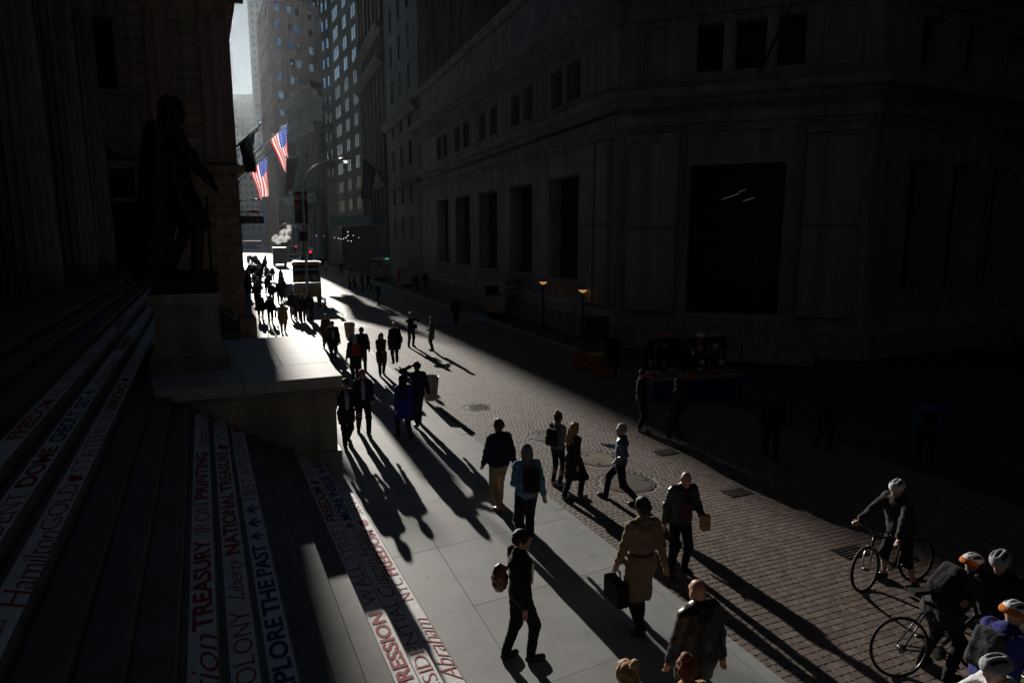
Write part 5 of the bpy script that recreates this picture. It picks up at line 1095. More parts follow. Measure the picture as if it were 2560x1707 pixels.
# ------------------------------------------------------------------ bicycles
m_('tyre', (.012, .012, .012), .7, .3); m_('frame_black', (.015, .015, .018), .3, .6); m_('chrome', (.6, .6, .62), .2, .5, metal=1.0)
def arc(c, r, n=40, plane='xz'): return [Vector(c) + Vector((math.cos(2 * math.pi * k / n) * r, 0, math.sin(2 * math.pi * k / n) * r)) for k in range(n)]
def bicycle(label, pos, az, steer=0.0, road=False, roll=0.0, flat=True):
    e = empty('bicycle', pos, label, 'bicycle', 'bicycles of the riders at bottom right', R(90 - az)); e.rotation_euler = (R(roll), 0, R(90 - az))
    def put(b, n, m, par=None, sm=True):
        me = b.mesh(n, m, sm); o = bpy.data.objects.new(n, me); COL.objects.link(o); o.parent = par or e; return o
    W = .52; r = .345; tw = .014 if road else .026
    def wheel(cx, st):
        w = bpy.data.objects.new('wheel', None)
        b = MB(); b.tube(arc((0, 0, 0), r - .012), .012, 6, closed=True); hub = b
        b.tube([(0, -.05, 0), (0, .05, 0)], .022, 8)
        w = put(b, 'wheel', 'frame_black'); w.location = (cx, 0, r); w.rotation_euler = (0, 0, R(st))
        b = MB(); b.tube(arc((0, 0, 0), r), tw, 8, closed=True); put(b, 'tyre', 'tyre', w)
        for k in range(20):
            a = 2 * math.pi * k / 20; b = MB(); b.tube([(math.cos(a + .3 * (-1) ** k) * .02, .02 * (-1) ** k, math.sin(a + .3 * (-1) ** k) * .02), (math.cos(a) * (r - .015), 0, math.sin(a) * (r - .015))], .0016, 4, cap=False); put(b, 'spoke', 'chrome', w)
        return w
    wheel(-W, 0); wheel(W, steer)
    bb = Vector((-.08, 0, .28)); st_ = Vector((-.22, 0, .80)); hd = Vector((.36, 0, .82)); hl = Vector((.40, 0, .68)); ra = Vector((-W, 0, r))
    b = MB(); b.tube([bb, st_], .017); b.tube([st_ + (bb - st_) * .06, hd], .017); b.tube([bb, hl], .02); b.tube([hd + (hd - hl) * .2, hl], .022)
    for s in (1, -1): b.tube([bb + Vector((0, s * .03, 0)), ra + Vector((0, s * .06, 0))], .011); b.tube([st_ + Vector((0, s * .02, -.05)), ra + Vector((0, s * .06, 0))], .009)
    put(b, 'frame', 'frame_black')
    cs, sn = math.cos(R(steer)), math.sin(R(steer)); rotp = lambda x, y, z: Vector((W + (x - W) * cs - y * sn, (x - W) * sn + y * cs, z))
    b = MB()
    for s in (1, -1): b.tube([rotp(W - .10, s * .05, .66), rotp(W - .04, s * .055, .5), rotp(W, s * .055, r)], .015)
    b.tube([rotp(W - .12, -.05, .67), rotp(W - .12, .05, .67)], .02); put(b, 'fork', 'steel' if not road else 'frame_black')
    b = MB(); b.tube([hd + Vector((0, 0, .02)), rotp(W - .14, 0, .95)], .015)
    if road:
        for s in (1, -1): b.tube([rotp(W - .12, 0, .96), rotp(W - .1, s * .2, .96), rotp(W + .02, s * .21, .95), rotp(W + .04, s * .21, .88), rotp(W - .06, s * .21, .82)], .013)
    else: b.tube([rotp(W - .22, -.33, .98), rotp(W - .14, -.1, .96), rotp(W - .14, .1, .96), rotp(W - .22, .33, .98)], .013)
    put(b, 'handlebar', 'frame_black')
    for s in (1, -1):
        b = MB(); p = rotp(W - .2, s * .27, .98) if not road else rotp(W + .02, s * .21, .95); b.tube([p, p + Vector((-.02, s * .08, 0))], .018, 8); put(b, 'grip', 'tyre')
        b = MB(); b.tube([p + Vector((.03, 0, -.01)), p + Vector((.05, s * .07, -.03))], .006, 6); put(b, 'brake_lever', 'chrome')
    b = MB(); b.tube([st_, st_ + Vector((-.04, 0, .16))], .013); put(b, 'seat_post', 'chrome')
    b = MB(); c = st_ + Vector((-.05, 0, .18)); b.hexa([c + Vector(v) for v in ((-.13, -.07, -.02), (.15, -.02, -.02), (.15, .02, -.02), (-.13, .07, -.02), (-.13, -.07, .03), (.15, -.018, .02), (.15, .018, .02), (-.13, .07, .03))]); put(b, 'saddle', 'tyre', None, False)
    b = MB(); b.lathe(bb + Vector((0, -.06, 0)), [(.085, 0), (.085, .006)], 24, axis=(0, 1, 0)); put(b, 'chainring', 'steel')
    for s in (1, -1): b = MB(); d = Vector((.12 * s, 0, -.12 * s)); b.tube([bb + Vector((0, -s * .07, 0)), bb + d + Vector((0, -s * .075, 0))], .011); b.box(bb + d + Vector((0, -s * .12, 0)), (.09, .09, .02)); put(b, 'crank', 'frame_black')
    b = MB(); b.lathe(ra + Vector((0, -.055, 0)), [(.05, 0), (.03, .02), (.028, .03)], 18, axis=(0, 1, 0)); put(b, 'sprocket', 'steel')
    if road: b = MB(); b.tube([bb + (hl - bb) * .35 + Vector((-.03, 0, .035)), bb + (hl - bb) * .72 + Vector((-.03, 0, .035))], .036, 12); put(b, 'water_bottle', 'c_white')
    return e
GB = 'cyclists gathered at bottom right'
pb = G(2226, 1462, RZ); bicycle('mountain bike under the standing rider in white helmet', pb, -108, steer=12, roll=4)
person('cyclist in white helmet and shorts standing astride a mountain bike', dict(footR=(.2, .05, 0), footL=(-.2, -.1, 0), top='c_charcoal', pants='c_black', shorts=True, hem=.78, bulk=1.18, lean=16, hair='helmet', helmcol='c_white', handR=(.34, .50, 1.0), handL=(-.32, .46, .99), yaw=12, nod=5, shoes='c_brown'), pb + Vector((.12, .06, 0)), -112, 1.76, group=GB)
rc = G(2247, 1690, RZ); dr_ = Vector((math.sin(R(86)), math.cos(R(86)), 0)); pb2 = rc + dr_ * .57
bicycle('black road bike with big rear wheel in the lit setts', pb2, 86, road=True, roll=-6).scale = (1.1, 1.1, 1.1)
person('cyclist in dark jacket and white orange helmet bent over a road bike', dict(hip=.86, footR=(.16, .06, 0), footL=(-.18, .02, 0), lean=48, hlean=8, top='c_charcoal', pants='c_black', hem=.70, bulk=1.15, backpack='c_black', hair='helmet', helmcol='c_white', helmtrim='c_orange', handR=(.22, .66, .95), handL=(-.24, .62, .95), shoes='c_black'), pb2 + dr_ * -.1 + Vector((0, .02, 0)), 74, 1.78, group=GB)
q = G(2498, 1520, 1.62); q.z = RZ
person('cyclist in dark blue jersey with grey backpack and white orange helmet', dict(footR=(.15, .05, 0), footL=(-.15, 0, 0), lean=22, top='c_royal', pants='c_royal', hem=.76, bulk=1.12, backpack='c_charcoal', hair='helmet', helmcol='c_white', helmtrim='c_orange', handR=(.24, .5, .98), handL=(-.24, .5, .98)), q, 70, 1.78, group=GB)
bicycle('dark road bike under the cyclist in blue jersey', q + Vector((-.05, .0, 0)), 72, road=True, roll=5)
q = G(2526, 1352, 1.72); q.z = RZ
person('cyclist in dark helmet turning a pale face, behind the others', dict(lean=14, top='c_black', pants='c_black', hem=.78, hair='helmet', helmcol='c_lgrey', handR=(.2, .45, 1.1), handL=(-.2, .3, 1.2), nod=15), q, -120, 1.75, group=GB)
q = G(2590, 1640, 1.60); q.z = RZ
person('cyclist in white jacket and white helmet at the bottom right corner', dict(lean=30, footR=(.15, .1, 0), footL=(-.15, 0, 0), top='c_white', pants='c_black', hem=.76, bulk=1.15, hair='helmet', helmcol='c_lgrey', handR=(.26, .66, .98), handL=(-.26, .62, .98)), q, -84, 1.76, group=GB)
bicycle('mountain bike under the cyclist in white jacket', q + Vector((-.12, 0, 0)), -84, roll=5)

# ------------------------------------------------------------------ flags
def flag_mat(name, canton=True):
    m = bpy.data.materials.new(name); m.use_nodes = True; nt = m.node_tree; n = nt.nodes; l = nt.links; b = n['Principled BSDF']; b.inputs['Roughness'].default_value = .8
    uv = n.new('ShaderNodeUVMap'); sp = n.new('ShaderNodeSeparateXYZ'); l.new(uv.outputs[0], sp.inputs[0])
    def math_(op, a, c=None):
        q = n.new('ShaderNodeMath'); q.operation = op
        for i, x in enumerate((a, c)):
            if x is None: continue
            if isinstance(x, (int, float)): q.inputs[i].default_value = x
            else: l.new(x, q.inputs[i])
        return q.outputs[0]
    U, V = sp.outputs[0], sp.outputs[1]
    stripe = math_('LESS_THAN', math_('MODULO', math_('MULTIPLY', U, 13), 2), 1.0)
    mx = n.new('ShaderNodeMix'); mx.data_type = 'RGBA'; mx.inputs[6].default_value = (.88, .88, .88, 1); mx.inputs[7].default_value = (.70, .02, .035, 1); l.new(stripe, mx.inputs[0])
    can = math_('MULTIPLY', math_('LESS_THAN', U, 7 / 13), math_('LESS_THAN', V, .4))
    fx = math_('SUBTRACT', math_('FRACT', math_('MULTIPLY', U, 13 / 7 * 9 / 2)), .5); fy = math_('SUBTRACT', math_('FRACT', math_('MULTIPLY', V, 2.5 * 5.5)), .5)
    star = math_('LESS_THAN', math_('ADD', math_('MULTIPLY', fx, fx), math_('MULTIPLY', fy, fy)), .05)
    m2 = n.new('ShaderNodeMix'); m2.data_type = 'RGBA'; m2.inputs[6].default_value = (.02, .06, .40, 1); m2.inputs[7].default_value = (.6, .6, .65, 1); l.new(star, m2.inputs[0])
    m3 = n.new('ShaderNodeMix'); m3.data_type = 'RGBA'; l.new(can, m3.inputs[0]); l.new(mx.outputs[2], m3.inputs[6]); l.new(m2.outputs[2], m3.inputs[7])
    l.new(m3.outputs[2], b.inputs['Base Color'])
    tr = n.new('ShaderNodeBsdfTranslucent'); l.new(m3.outputs[2], tr.inputs[0]); ms = n.new('ShaderNodeMixShader'); ms.inputs[0].default_value = .82; l.new(b.outputs[0], ms.inputs[1]); l.new(tr.outputs[0], ms.inputs[2]); l.new(ms.outputs[0], n['Material Output'].inputs[0])
    return m
M['flag'] = flag_mat('flag'); cloth('c_flag_dark', (.012, .018, .02)); cloth('c_flag_red', (.12, .015, .015))
def flag(label, base, tip, f0, f1, drop, material, folds=2.0, gather=.75, name='flag'):
    """flag hanging from a raked pole; f0..f1 are the hoist along the pole measured from the tip"""
    base = Vector(base); tip = Vector(tip); e = empty(name, base, label, 'flag', 'flags on raked poles above the pavement')
    b = MB(); b.tube([base, tip], [.10, .06], 8); b.lathe(tip, [(.03, -.03), (.12, .05), (.15, .15), (.12, .25), (.02, .3)], 10); b.build('pole', 'chrome', e, smooth=True)
    b = MB(); dirn = (tip - base).normalized(); b.box(base + Vector((0, 0, -.05)), (.3, .3, .4), ES); b.build('bracket', 'black_iron', e)
    nu, nv = 26, 30; d = (base - tip).normalized(); Ln = (tip - base).length; vs = []; uvs = []
    side = Vector((d.x, d.y, 0)).normalized(); perp = Vector((0, 0, 1)).cross(side)
    p_top = tip + d * Ln * f0
    for j in range(nv + 1):
        v = j / nv
        for i in range(nu + 1):
            u = i / nu; h = tip + d * Ln * (f0 + (f1 - f0) * u) + Vector((0, 0, -.06))
            hx = (h - p_top).dot(side); z = h.z - v * drop * (1 - .25 * u)
            g = 1 - gather * (v ** 1.3)
            q = Vector((p_top.x, p_top.y, 0)) + side * (hx * g + .2 * math.sin(5 * v + u * 3) * v) + perp * (.4 * math.sin(u * 6.28 * folds + v * 2) * v ** .7 + .1 * math.sin(v * 7 + u * 2) * v)
            vs.append(Vector((q.x, q.y, z + .1 * math.sin(u * 9 + 3 * v) * v))); uvs.append((u, v))
    fs = [(j * (nu + 1) + i, j * (nu + 1) + i + 1, (j + 1) * (nu + 1) + i + 1, (j + 1) * (nu + 1) + i) for j in range(nv) for i in range(nu)]
    b = MB(); b.add(vs, fs); me = b.mesh('cloth', material, True); ul = me.uv_layers.new(name='UVMap')
    for lp in me.loops: ul.data[lp.index].uv = uvs[lp.vertex_index]
    o = bpy.data.objects.new('cloth', me); COL.objects.link(o); o.parent = e; o.matrix_parent_inverse = abs_inv(e)
def polepts(ub, vb, ut, vt, Y): return AY(ub, vb, Y), AY(ut, vt, Y - .5)
bp_, tp_ = polepts(600, 418, 733, 298, 122); flag('upper sunlit stars and stripes flag on raked pole', bp_, tp_, .12, .42, 7.6, 'flag', 2.0, .9)
bp_, tp_ = polepts(598, 455, 679, 378, 118); flag('lower sunlit stars and stripes flag nearest the stone building', bp_, tp_, .14, .64, 6.5, 'flag', 1.5, .5)
bp_, tp_ = polepts(590, 452, 671, 367, 105); 
pe = empty('flag_pole', bp_, 'bare raked pole between the two sunlit flags', 'flag pole'); b = MB(); b.tube([bp_, tp_], [.05, .03], 8); b.lathe(tp_, [(.02, -.02), (.08, .06), (.01, .14)], 10); b.build('pole', 'chrome', pe, smooth=True); b = MB(); b.box(bp_, (.3, .3, .4), ES); b.build('bracket', 'black_iron', pe)
bp_, tp_ = polepts(585, 372, 642, 328, 66); flag('dark flag behind the sunlit flags, close to the stone building', bp_, tp_, .1, .75, 3.6, 'c_flag_dark', 1.2, .35)
bp_, tp_ = polepts(585, 372, 650, 314, 70); flag('second dark flag on the farthest pole by the stone building', bp_, tp_, .35, .75, 2.6, 'c_flag_dark', 1.2, .3)
p0 = AY(770, 390, 110); p1 = AY(715, 395, 104); flag('small dark red flag in front of the colonnade', p0, p1, .0, .6, 5, 'c_flag_red', 1, .3)
p0 = AY(948, 432, 90); p1 = AY(905, 392, 86); flag('dark blue flag on the ornate building across the street', p0, p1, .05, .8, 5, 'c_royal', 1, .3)

# ------------------------------------------------------------------ street lamp, signals, signs
m_('lens', (.9, .9, .88), .3, .5, emit=(1, .98, .92), emit_s=.9); m_('galv', (.30, .31, .32), .45, .5, metal=.7, var=.12, var_scale=6)
LB = RD(44.0, 3.68); zl = lambda v, Y=None: AY(771, v, LB.y).z
lamp = empty('street_lamp', LB, 'tall street lamp with curved arm beside the food cart', 'street lamp'); topz = zl(470)
b = MB(); b.tube([LB, LB + Vector((0, 0, 1.0))], [.17, .12], 12); b.tube([LB + Vector((0, 0, 1.0)), LB + Vector((0, 0, topz))], [.10, .07], 12); b.build('pole', 'galv', lamp, smooth=True)
hp = AY(852, 398, LB.y - 1.0); dv = hp - (LB + Vector((0, 0, topz))); dv.z = 0; zh = hp.z
b = MB(); pts = [LB + Vector((0, 0, topz)) + dv * (1 - math.cos(a)) * .85 + Vector((0, 0, (zh - topz) * math.sin(a))) for a in np.linspace(0, math.pi / 2, 14)]; pts.append(hp); b.tube(pts, .042, 8); b.build('arm', 'galv', lamp, smooth=True)
hu = dv.normalized(); b = MB(); b.tube([hp - hu * .1, hp + hu * .15, hp + hu * .45, hp + hu * .6], [.05, .12, .14, .05], 10); b.build('lamp_head', 'galv', lamp, smooth=True)
b = MB(); b.lathe(hp + hu * .33 + Vector((0, 0, -.21)), [(.02, -.06), (.1, -.02), (.14, .07), (.13, .1)], 12); b.build('lens', 'lens', lamp, smooth=True)
b = MB(); b.lathe(hp + hu * .25 + Vector((0, 0, .12)), [(.03, 0), (.03, .09)], 8); b.build('photocell', 'black_iron', lamp)
ban = empty('banner', AY(752, 555, LB.y), 'dark red banner hanging on the street lamp pole', 'banner'); bx0, bx1 = AY(735, 500, LB.y).x, AY(768, 500, LB.y).x
m_('banner_red', (.26, .02, .015), .8); m_('banner_dark', (.02, .008, .008), .8); m_('banner_orange', (.34, .06, .045), .8); m_('banner_pale', (.4, .36, .34), .8)
bc = (bx0 + bx1) / 2; bw = bx1 - bx0
for nm, mt, v0, v1 in (('top_panel', 'banner_dark', 478, 488), ('title_band', 'banner_orange', 488, 500), ('field', 'banner_dark', 500, 560)): b = MB(); za, zb = zl(v1), zl(v0); b.box((bc, LB.y, (za + zb) / 2), (bw, .02, zb - za - .004)); b.build(nm, mt, ban)
b = MB(); za, zb = zl(527), zl(506); b.add([(bx0 + .02, LB.y - .014, za), (bx0 + bw * .55, LB.y - .014, za + .2), (bx1 - .1, LB.y - .014, zb - .1), (bx0 + .02, LB.y - .014, zb)], [(0, 1, 2, 3)]); b.build('print', 'banner_red', ban); b = MB(); za, zb = zl(546), zl(535); b.add([(bc, LB.y - .014, za), (bx1 - .04, LB.y - .014, za), (bx1 - .04, LB.y - .014, zb), (bc + .1, LB.y - .014, zb)], [(0, 1, 2, 3)]); b.build('print', 'banner_red', ban)
for v in (479, 559): b = MB(); b.tube([(bx0, LB.y, zl(v)), (LB.x, LB.y, zl(v))], .02, 6); b.build('banner_arm', 'galv', ban)
sg = empty('signal_box', LB + Vector((0, 0, zl(600))), 'dull orange pedestrian signal box on the street lamp pole', 'signal'); m_('dull_orange', (.25, .05, .03), .7)
cz = zl(591); b = MB(); b.box((LB.x, LB.y - .22, cz), (.52, .22, .62)); b.build('box', 'dull_orange', sg); b = MB(); b.box((LB.x, LB.y - .34, cz), (.4, .02, .45)); b.build('face', 'banner_dark', sg); b = MB(); b.tube([(LB.x, LB.y, cz), (LB.x, LB.y - .12, cz)], .03, 6); b.build('bracket', 'galv', sg)
m_('red_lamp', (.4, .01, .02), .4, emit=(1, .02, .06), emit_s=2.2); m_('off_lamp', (.02, .02, .02), .4)
for lab, u, v, Y in (('traffic light showing red, farther one above the road', 740, 616, 96), ('traffic light showing red beside the lamp pole', 777, 630, 62)):
    c = AY(u, v, Y); base = Vector((c.x + .25, c.y, 0)); e = empty('traffic_light', base, lab, 'traffic light', 'red traffic lights')
    b = MB(); b.tube([base, Vector((base.x, base.y, c.z + .6))], .06, 8); b.build('post', 'galv', e, smooth=True); b = MB(); b.box((c.x, c.y, c.z - .25), (.32, .26, 1.0)); b.build('housing', 'black_iron', e)
    for k, mt in enumerate(('red_lamp', 'off_lamp', 'off_lamp')): b = MB(); b.lathe((c.x, c.y - .13, c.z - .3 * k), [(.11, 0), (.10, .03), (.02, .045)], 14, axis=(0, -1, 0)); b.build('lens', mt, e); b = MB(); b.lathe((c.x, c.y - .13, c.z - .3 * k), [(.125, 0), (.125, .12)], 14, axis=(0, -1, 0)); (b.build('visor', 'black_iron', e) if k else None)
# second lamp with long arm
c = AY(768, 600, 88); base = Vector((c.x, c.y, 0)); e = empty('street_lamp', base, 'distant street lamp arm reaching left behind the banner', 'street lamp'); hd = AY(722, 561, 88); b = MB(); b.tube([base, Vector((base.x, base.y, AY(768, 590, 88).z)), AY(760, 575, 88), AY(745, 567, 88), hd], [.09, .07, .05, .045, .04], 8); b.build('pole', 'galv', e, smooth=True); b = MB(); b.tube([hd, hd + Vector((-.5, 0, -.02)), hd + Vector((-.9, 0, -.1))], [.06, .14, .05], 8); b.build('lamp_head', 'galv', e, smooth=True)
c = AY(640, 500, 75); base = ST(c.dot(ES), 2.6, 0); e = empty('street_lamp', base, 'small bright lamp head by the far left building under the flags', 'street lamp'); b = MB(); b.tube([base, base + Vector((0, 0, c.z - .3)), c], [.08, .06, .04], 8); b.build('pole', 'galv', e, smooth=True); b = MB(); b.tube([c + ET * -.6, c + ET * .1, c + ET * .5], [.04, .13, .1], 8); b.build('lamp_head', 'chrome', e, smooth=True)
# pizza sign
c = ST(50, 3.05, AY(622, 548, 47).z); m_('sign_dark', (.02, .025, .035), .5); m_('sign_pale', (.35, .36, .38), .6)
pz = empty('hanging_sign', c, 'dark hanging sign reading PIZZA beyond the stone building', 'sign'); b = MB(); b.fbox(ST, 49.9, 50.1, 2.1, 4.1, c.z - .32, c.z + .2); b.build('board', 'sign_dark', pz)
lettering('lettering', pz, 'PIZZA', ST(49.89, 2.38, c.z - .2), ET, Vector((0, 0, 1)), 1.5, .30, 'sign_pale', offset=.0)
for t in (2.5, 3.6): b = MB(); b.tube([ST(50, t, c.z + .2), ST(50, t, c.z + .5)], .015, 6); b.build('hanger', 'black_iron', pz)
b = MB(); b.tube([ST(50, 2.1, c.z + .5), ST(50, 4.3, c.z + .5)], .03, 6); b.build('bracket', 'black_iron', pz); b = MB(); b.fbox(ST, 49.95, 50.05, 3.2, 3.75, c.z + .42, c.z + .6); b.build('lamp', 'banner_red', pz)
# teal canopy and lamps of the shop front
m_('dark_panel', (.012, .012, .012), .8, .1)
m_('teal', (.01, .10, .14), .7); ca = AY(826, 551, 106); cbp = AY(931, 551, 92); cn = empty('shop_canopy', ca, 'teal shop canopy over the dark shop front', 'canopy'); dn = (cbp - ca); dn.z = 0; L_ = dn.length; nn = Vector((dn.y, -dn.x, 0)).normalized()
mid = (ca + cbp) / 2; mid.z = AY(880, 551, 99).z; b = MB(); b.box(mid + nn * -1.5, (L_, 3.0, 1.25), dn.normalized()); b.build('valance', 'teal', cn); b = MB(); b.box(mid + nn * -1.5 + Vector((0, 0, -.65)), (L_ - .1, 2.9, .06), dn.normalized()); b.build('soffit', 'black_iron', cn); b = MB(); b.box(ca + nn * -1.5 - dn.normalized() * .9 + Vector((0, 0, mid.z - ca.z)), (1.2, 3.0, 1.25), dn.normalized()); b.build('end_panel', 'grey_stone', cn)
b = MB(); b.box(Vector((mid.x, mid.y, mid.z / 2 - .5)) + nn * -2.4, (L_ + 3, .2, mid.z - .5), dn.normalized()); b.build('shop_front', 'dark_panel', cn)
SHOPL = dict(zip(((836, 594), (846, 596), (852, 598), (859, 597), (865, 594), (870, 580), (870, 589), (870, 602), (878, 603), (883, 589), (897, 594), (791, 589), (809, 590)), ('starting the row under the teal canopy', 'second in the row under the teal canopy', 'third in the row under the teal canopy', 'fourth in the row under the teal canopy', 'fifth in the row under the teal canopy', 'highest one under the teal canopy', 'just below the highest one under the teal canopy', 'lowest left one under the teal canopy', 'lowest right one under the teal canopy', 'upper right one under the teal canopy', 'far right one under the teal canopy', 'leftmost of all, left of the canopy', 'second from left, left of the canopy')))
m_('bulb', (.9, .9, .9), .3, emit=(1, .95, .85), emit_s=1.2)
for u, v in ((836, 594), (846, 596), (852, 598), (859, 597), (865, 594), (870, 580), (870, 589), (870, 602), (878, 603), (883, 589), (897, 594), (791, 589), (809, 590)):
    p = AY(u, v, 92); e = empty('shop_lamp', p, 'small white globe lamp %s' % SHOPL[(u, v)], 'lamp', 'white lamps of the shop front'); b = MB(); b.lathe(p, [(.01, -.07), (.05, -.05), (.07, 0), (.05, .05), (.01, .07)], 8); b.build('globe', 'bulb', e, smooth=True); b = MB(); b.tube([p + Vector((0, 0, .07)), p + Vector((0, 0, .9))], .008, 4); b.build('cord', 'black_iron', e)

# ------------------------------------------------------------------ carts and stalls
m_('alu', (.34, .32, .30), .45, .5, metal=.75, var=.15, var_scale=5); m_('cart_panel', (.32, .22, .15), .6, var=.35, var_scale=4); m_('dark_panel', (.012, .012, .012), .8, .1); m_('menu', (.4, .25, .12), .6, var=.5, var_scale=7)
def cart(label, pos, az, w, d, h, skin='alu', menu=True, umbrella=None, led=False, group='food carts along the street'):
    e = empty('food_cart', pos, label, 'food cart', group, R(-az))
    def put(b, n, m, sm=False): o = b.mesh(n, m, sm); o = bpy.data.objects.new(n, o); COL.objects.link(o); o.parent = e; return o
    b = MB(); b.box((0, 0, .35 + .6), (w, d, 1.1)); put(b, 'body', skin)
    for x in (-w / 2 + .05, w / 2 - .05):
        for y in (-d / 2 + .05, d / 2 - .05): b = MB(); b.box((x, y, 1.5 + (h - 1.75) / 2), (.07, .07, h - 1.75)); put(b, 'corner_post', skin)
    b = MB(); b.box((0, d / 2 - .08, 1.5 + (h - 1.75) / 2), (w - .16, .05, h - 1.8)); put(b, 'back_panel', 'dark_panel')
    b = MB(); b.box((0, 0, h - .12), (w + .12, d + .12, .24)); b.box((0, 0, h + .03), (w - .2, d - .2, .06)); put(b, 'roof', skin)
    b = MB(); b.hexa([(-w / 2, -d / 2, h - .5), (w / 2, -d / 2, h - .5), (w / 2, -d / 2 - .5, h - .62), (-w / 2, -d / 2 - .5, h - .62), (-w / 2, -d / 2, h - .46), (w / 2, -d / 2, h - .46), (w / 2, -d / 2 - .5, h - .58), (-w / 2, -d / 2 - .5, h - .58)]); put(b, 'awning', skin)
    b = MB(); b.box((0, -d / 2 - .15, 1.47), (w, .35, .05)); put(b, 'counter', skin)
    for s in (-1, 1):
        for y in (-.25, .25):
            b = MB(); b.lathe((s * (w / 2 - .3), y * d, .28), [(.28, -.06), (.28, .06)], 18, axis=(1, 0, 0)); put(b, 'wheel', 'tyre')
    if menu:
        for k in range(4): b = MB(); b.box((-w * .36 + k * w * .24, -d / 2 - .012, .95), (w * .21, .02, .55)); put(b, 'menu_board', 'menu')
        for k in range(3): b = MB(); b.box((-w * .3 + k * w * .3, d / 2 - .12, 1.9), (w * .25, .02, .5)); put(b, 'menu_board', 'menu')
        b = MB(); b.box((0, -d / 2 - .065, h - .12), (w * .7, .02, .16)); put(b, 'sign_panel', 'banner_orange')
    b = MB(); b.tube([(w / 2, 0, .9), (w / 2 + .25, 0, .9)], .02, 6); put(b, 'push_handle', 'chrome')
    if umbrella:
        for x in (-w * .2, w * .22):
            b = MB(); b.tube([(x, 0, h), (x, 0, h + .75)], .02, 6); put(b, 'umbrella_pole', 'chrome')
            b = MB(); n = 8; vs = [(x, 0, h + .8)] + [(x + math.cos(2 * math.pi * k / n) * .75, math.sin(2 * math.pi * k / n) * .75, h + .38) for k in range(n)]; b.add(vs, [(0, 1 + k, 1 + (k + 1) % n) for k in range(n)]); put(b, 'umbrella', umbrella)
    if led:
        b = MB(); b.box((0, -d / 2 - .09, h - .12), (w * .6, .03, .14)); put(b, 'led_panel', 'black_iron')
        for k in range(14):
            if k in (3, 8): continue
            b = MB(); b.box((-w * .27 + k * w * .042, -d / 2 - .115, h - .12), (w * .03, .02, .07)); put(b, 'led', 'led_green')
    return e
m_('led_green', (.02, .5, .2), .4, emit=(.1, 1, .45), emit_s=1.3); m_('umb_blue', (.02, .09, .25), .7)
pc = RD(57, 4.75); cart('tall aluminium food cart on the sunlit pavement', pc, -23 + 4, 2.2, 1.5, 3.25)
cart('shaded food cart with blue umbrellas and green lit sign', RD(82, 15.6), -22 - 60, 2.6, 1.5, 2.7, 'cart_panel', True, 'umb_blue', True)
cart('shaded pale food cart beside the green lit one', RD(69, 15.8), -22 - 65, 2.4, 1.4, 2.2, 'alu', True)
cart('dark metal vending cart on the far pavement', RD(41.0, 15.8), -22 - 45, 2.1, 1.5, 2.4, 'alu', False)
# souvenir stall
sp_ = G(1725, 992, RZ); sv_az = R(12); st0 = empty('souvenir_stall', sp_, 'souvenir stall crowded with small goods in deep shade', 'stall', None, sv_az)
def putl(b, n, m, e): o = bpy.data.objects.new(n, b.mesh(n, m)); COL.objects.link(o); o.parent = e; return o
b = MB(); b.box((0, 0, .8), (3.2, 1.2, .08)); putl(b, 'table', 'cart_panel', st0); b = MB(); b.box((0, -.58, .4), (3.2, .03, .75)); putl(b, 'cloth', 'c_royal', st0)
for x in (-1.55, 1.55):
    for y in (-.5, .5): b = MB(); b.tube([(x, y, 0), (x, y, 2.0)], .03, 6); putl(b, 'post', 'black_iron', st0)
b = MB(); b.box((0, .52, 1.4), (3.1, .04, 1.15)); putl(b, 'rack', 'dark_panel', st0)
gm = ['c_red', 'c_white', 'c_royal', 'c_orange', 'c_lgrey', 'c_camel', 'c_teal', 'c_pink']
for k in range(70):
    b = MB(); x = random.uniform(-1.5, 1.5)
    if k < 42: c = (x, .47, random.uniform(.95, 1.95)); d = (random.uniform(.08, .18), .05, random.uniform(.1, .22))
    else: c = (x, random.uniform(-.45, .35), .9); d = (random.uniform(.08, .2), random.uniform(.08, .2), random.uniform(.06, .16))
    b.box(c, d, (1, random.uniform(-.3, .3), 0)); putl(b, 'souvenir', random.choice(gm), st0)
for k, (x, z) in enumerate(((-1.1, 2.1), (-.7, 2.08), (-.2, 2.1), (.5, 2.05), (1.0, 2.08))):
    b = MB(); b.lathe((x, .4, z), [(.2, 0), (.2, .01), (.11, .02), (.10, .1), (.02, .13)], 14); putl(b, 'hat', gm[(k * 3) % 8], st0)
for k, (u, v, zz) in enumerate(((1450, 918, 0), (1450, 918, 1), (1492, 925, 0), (1492, 925, 1), (1505, 938, 0))):
    p = G(u, v, RZ) + Vector((0, 0, .34 * zz)); e = empty('crate', p, ['bottom orange crate left of the lamp post base', 'top orange crate left of the lamp post base', 'bottom orange crate beside the vendor in black', 'top orange crate with yellow cloth beside the vendor', 'single orange crate nearest the road'][k], 'crate', 'orange crates by the vendor', .3)
    for y in (-.24, .24):
        for z in (.06, .16, .27): b = MB(); b.box((0, y, z), (.62, .03, .08)); putl(b, 'slat', 'c_orange', e)
    for x in (-.3, .3):
        for z in (.06, .16, .27): b = MB(); b.box((x, 0, z), (.03, .45, .08)); putl(b, 'slat', 'c_orange', e)
    b = MB(); b.box((0, 0, .02), (.58, .44, .03)); putl(b, 'base', 'c_orange', e)
    if k == 3: b = MB(); b.box((0, 0, .33), (.6, .5, .06), (1, .1, 0)); cloth('c_yellow', (.55, .42, .03)); putl(b, 'cloth', 'c_yellow', e)
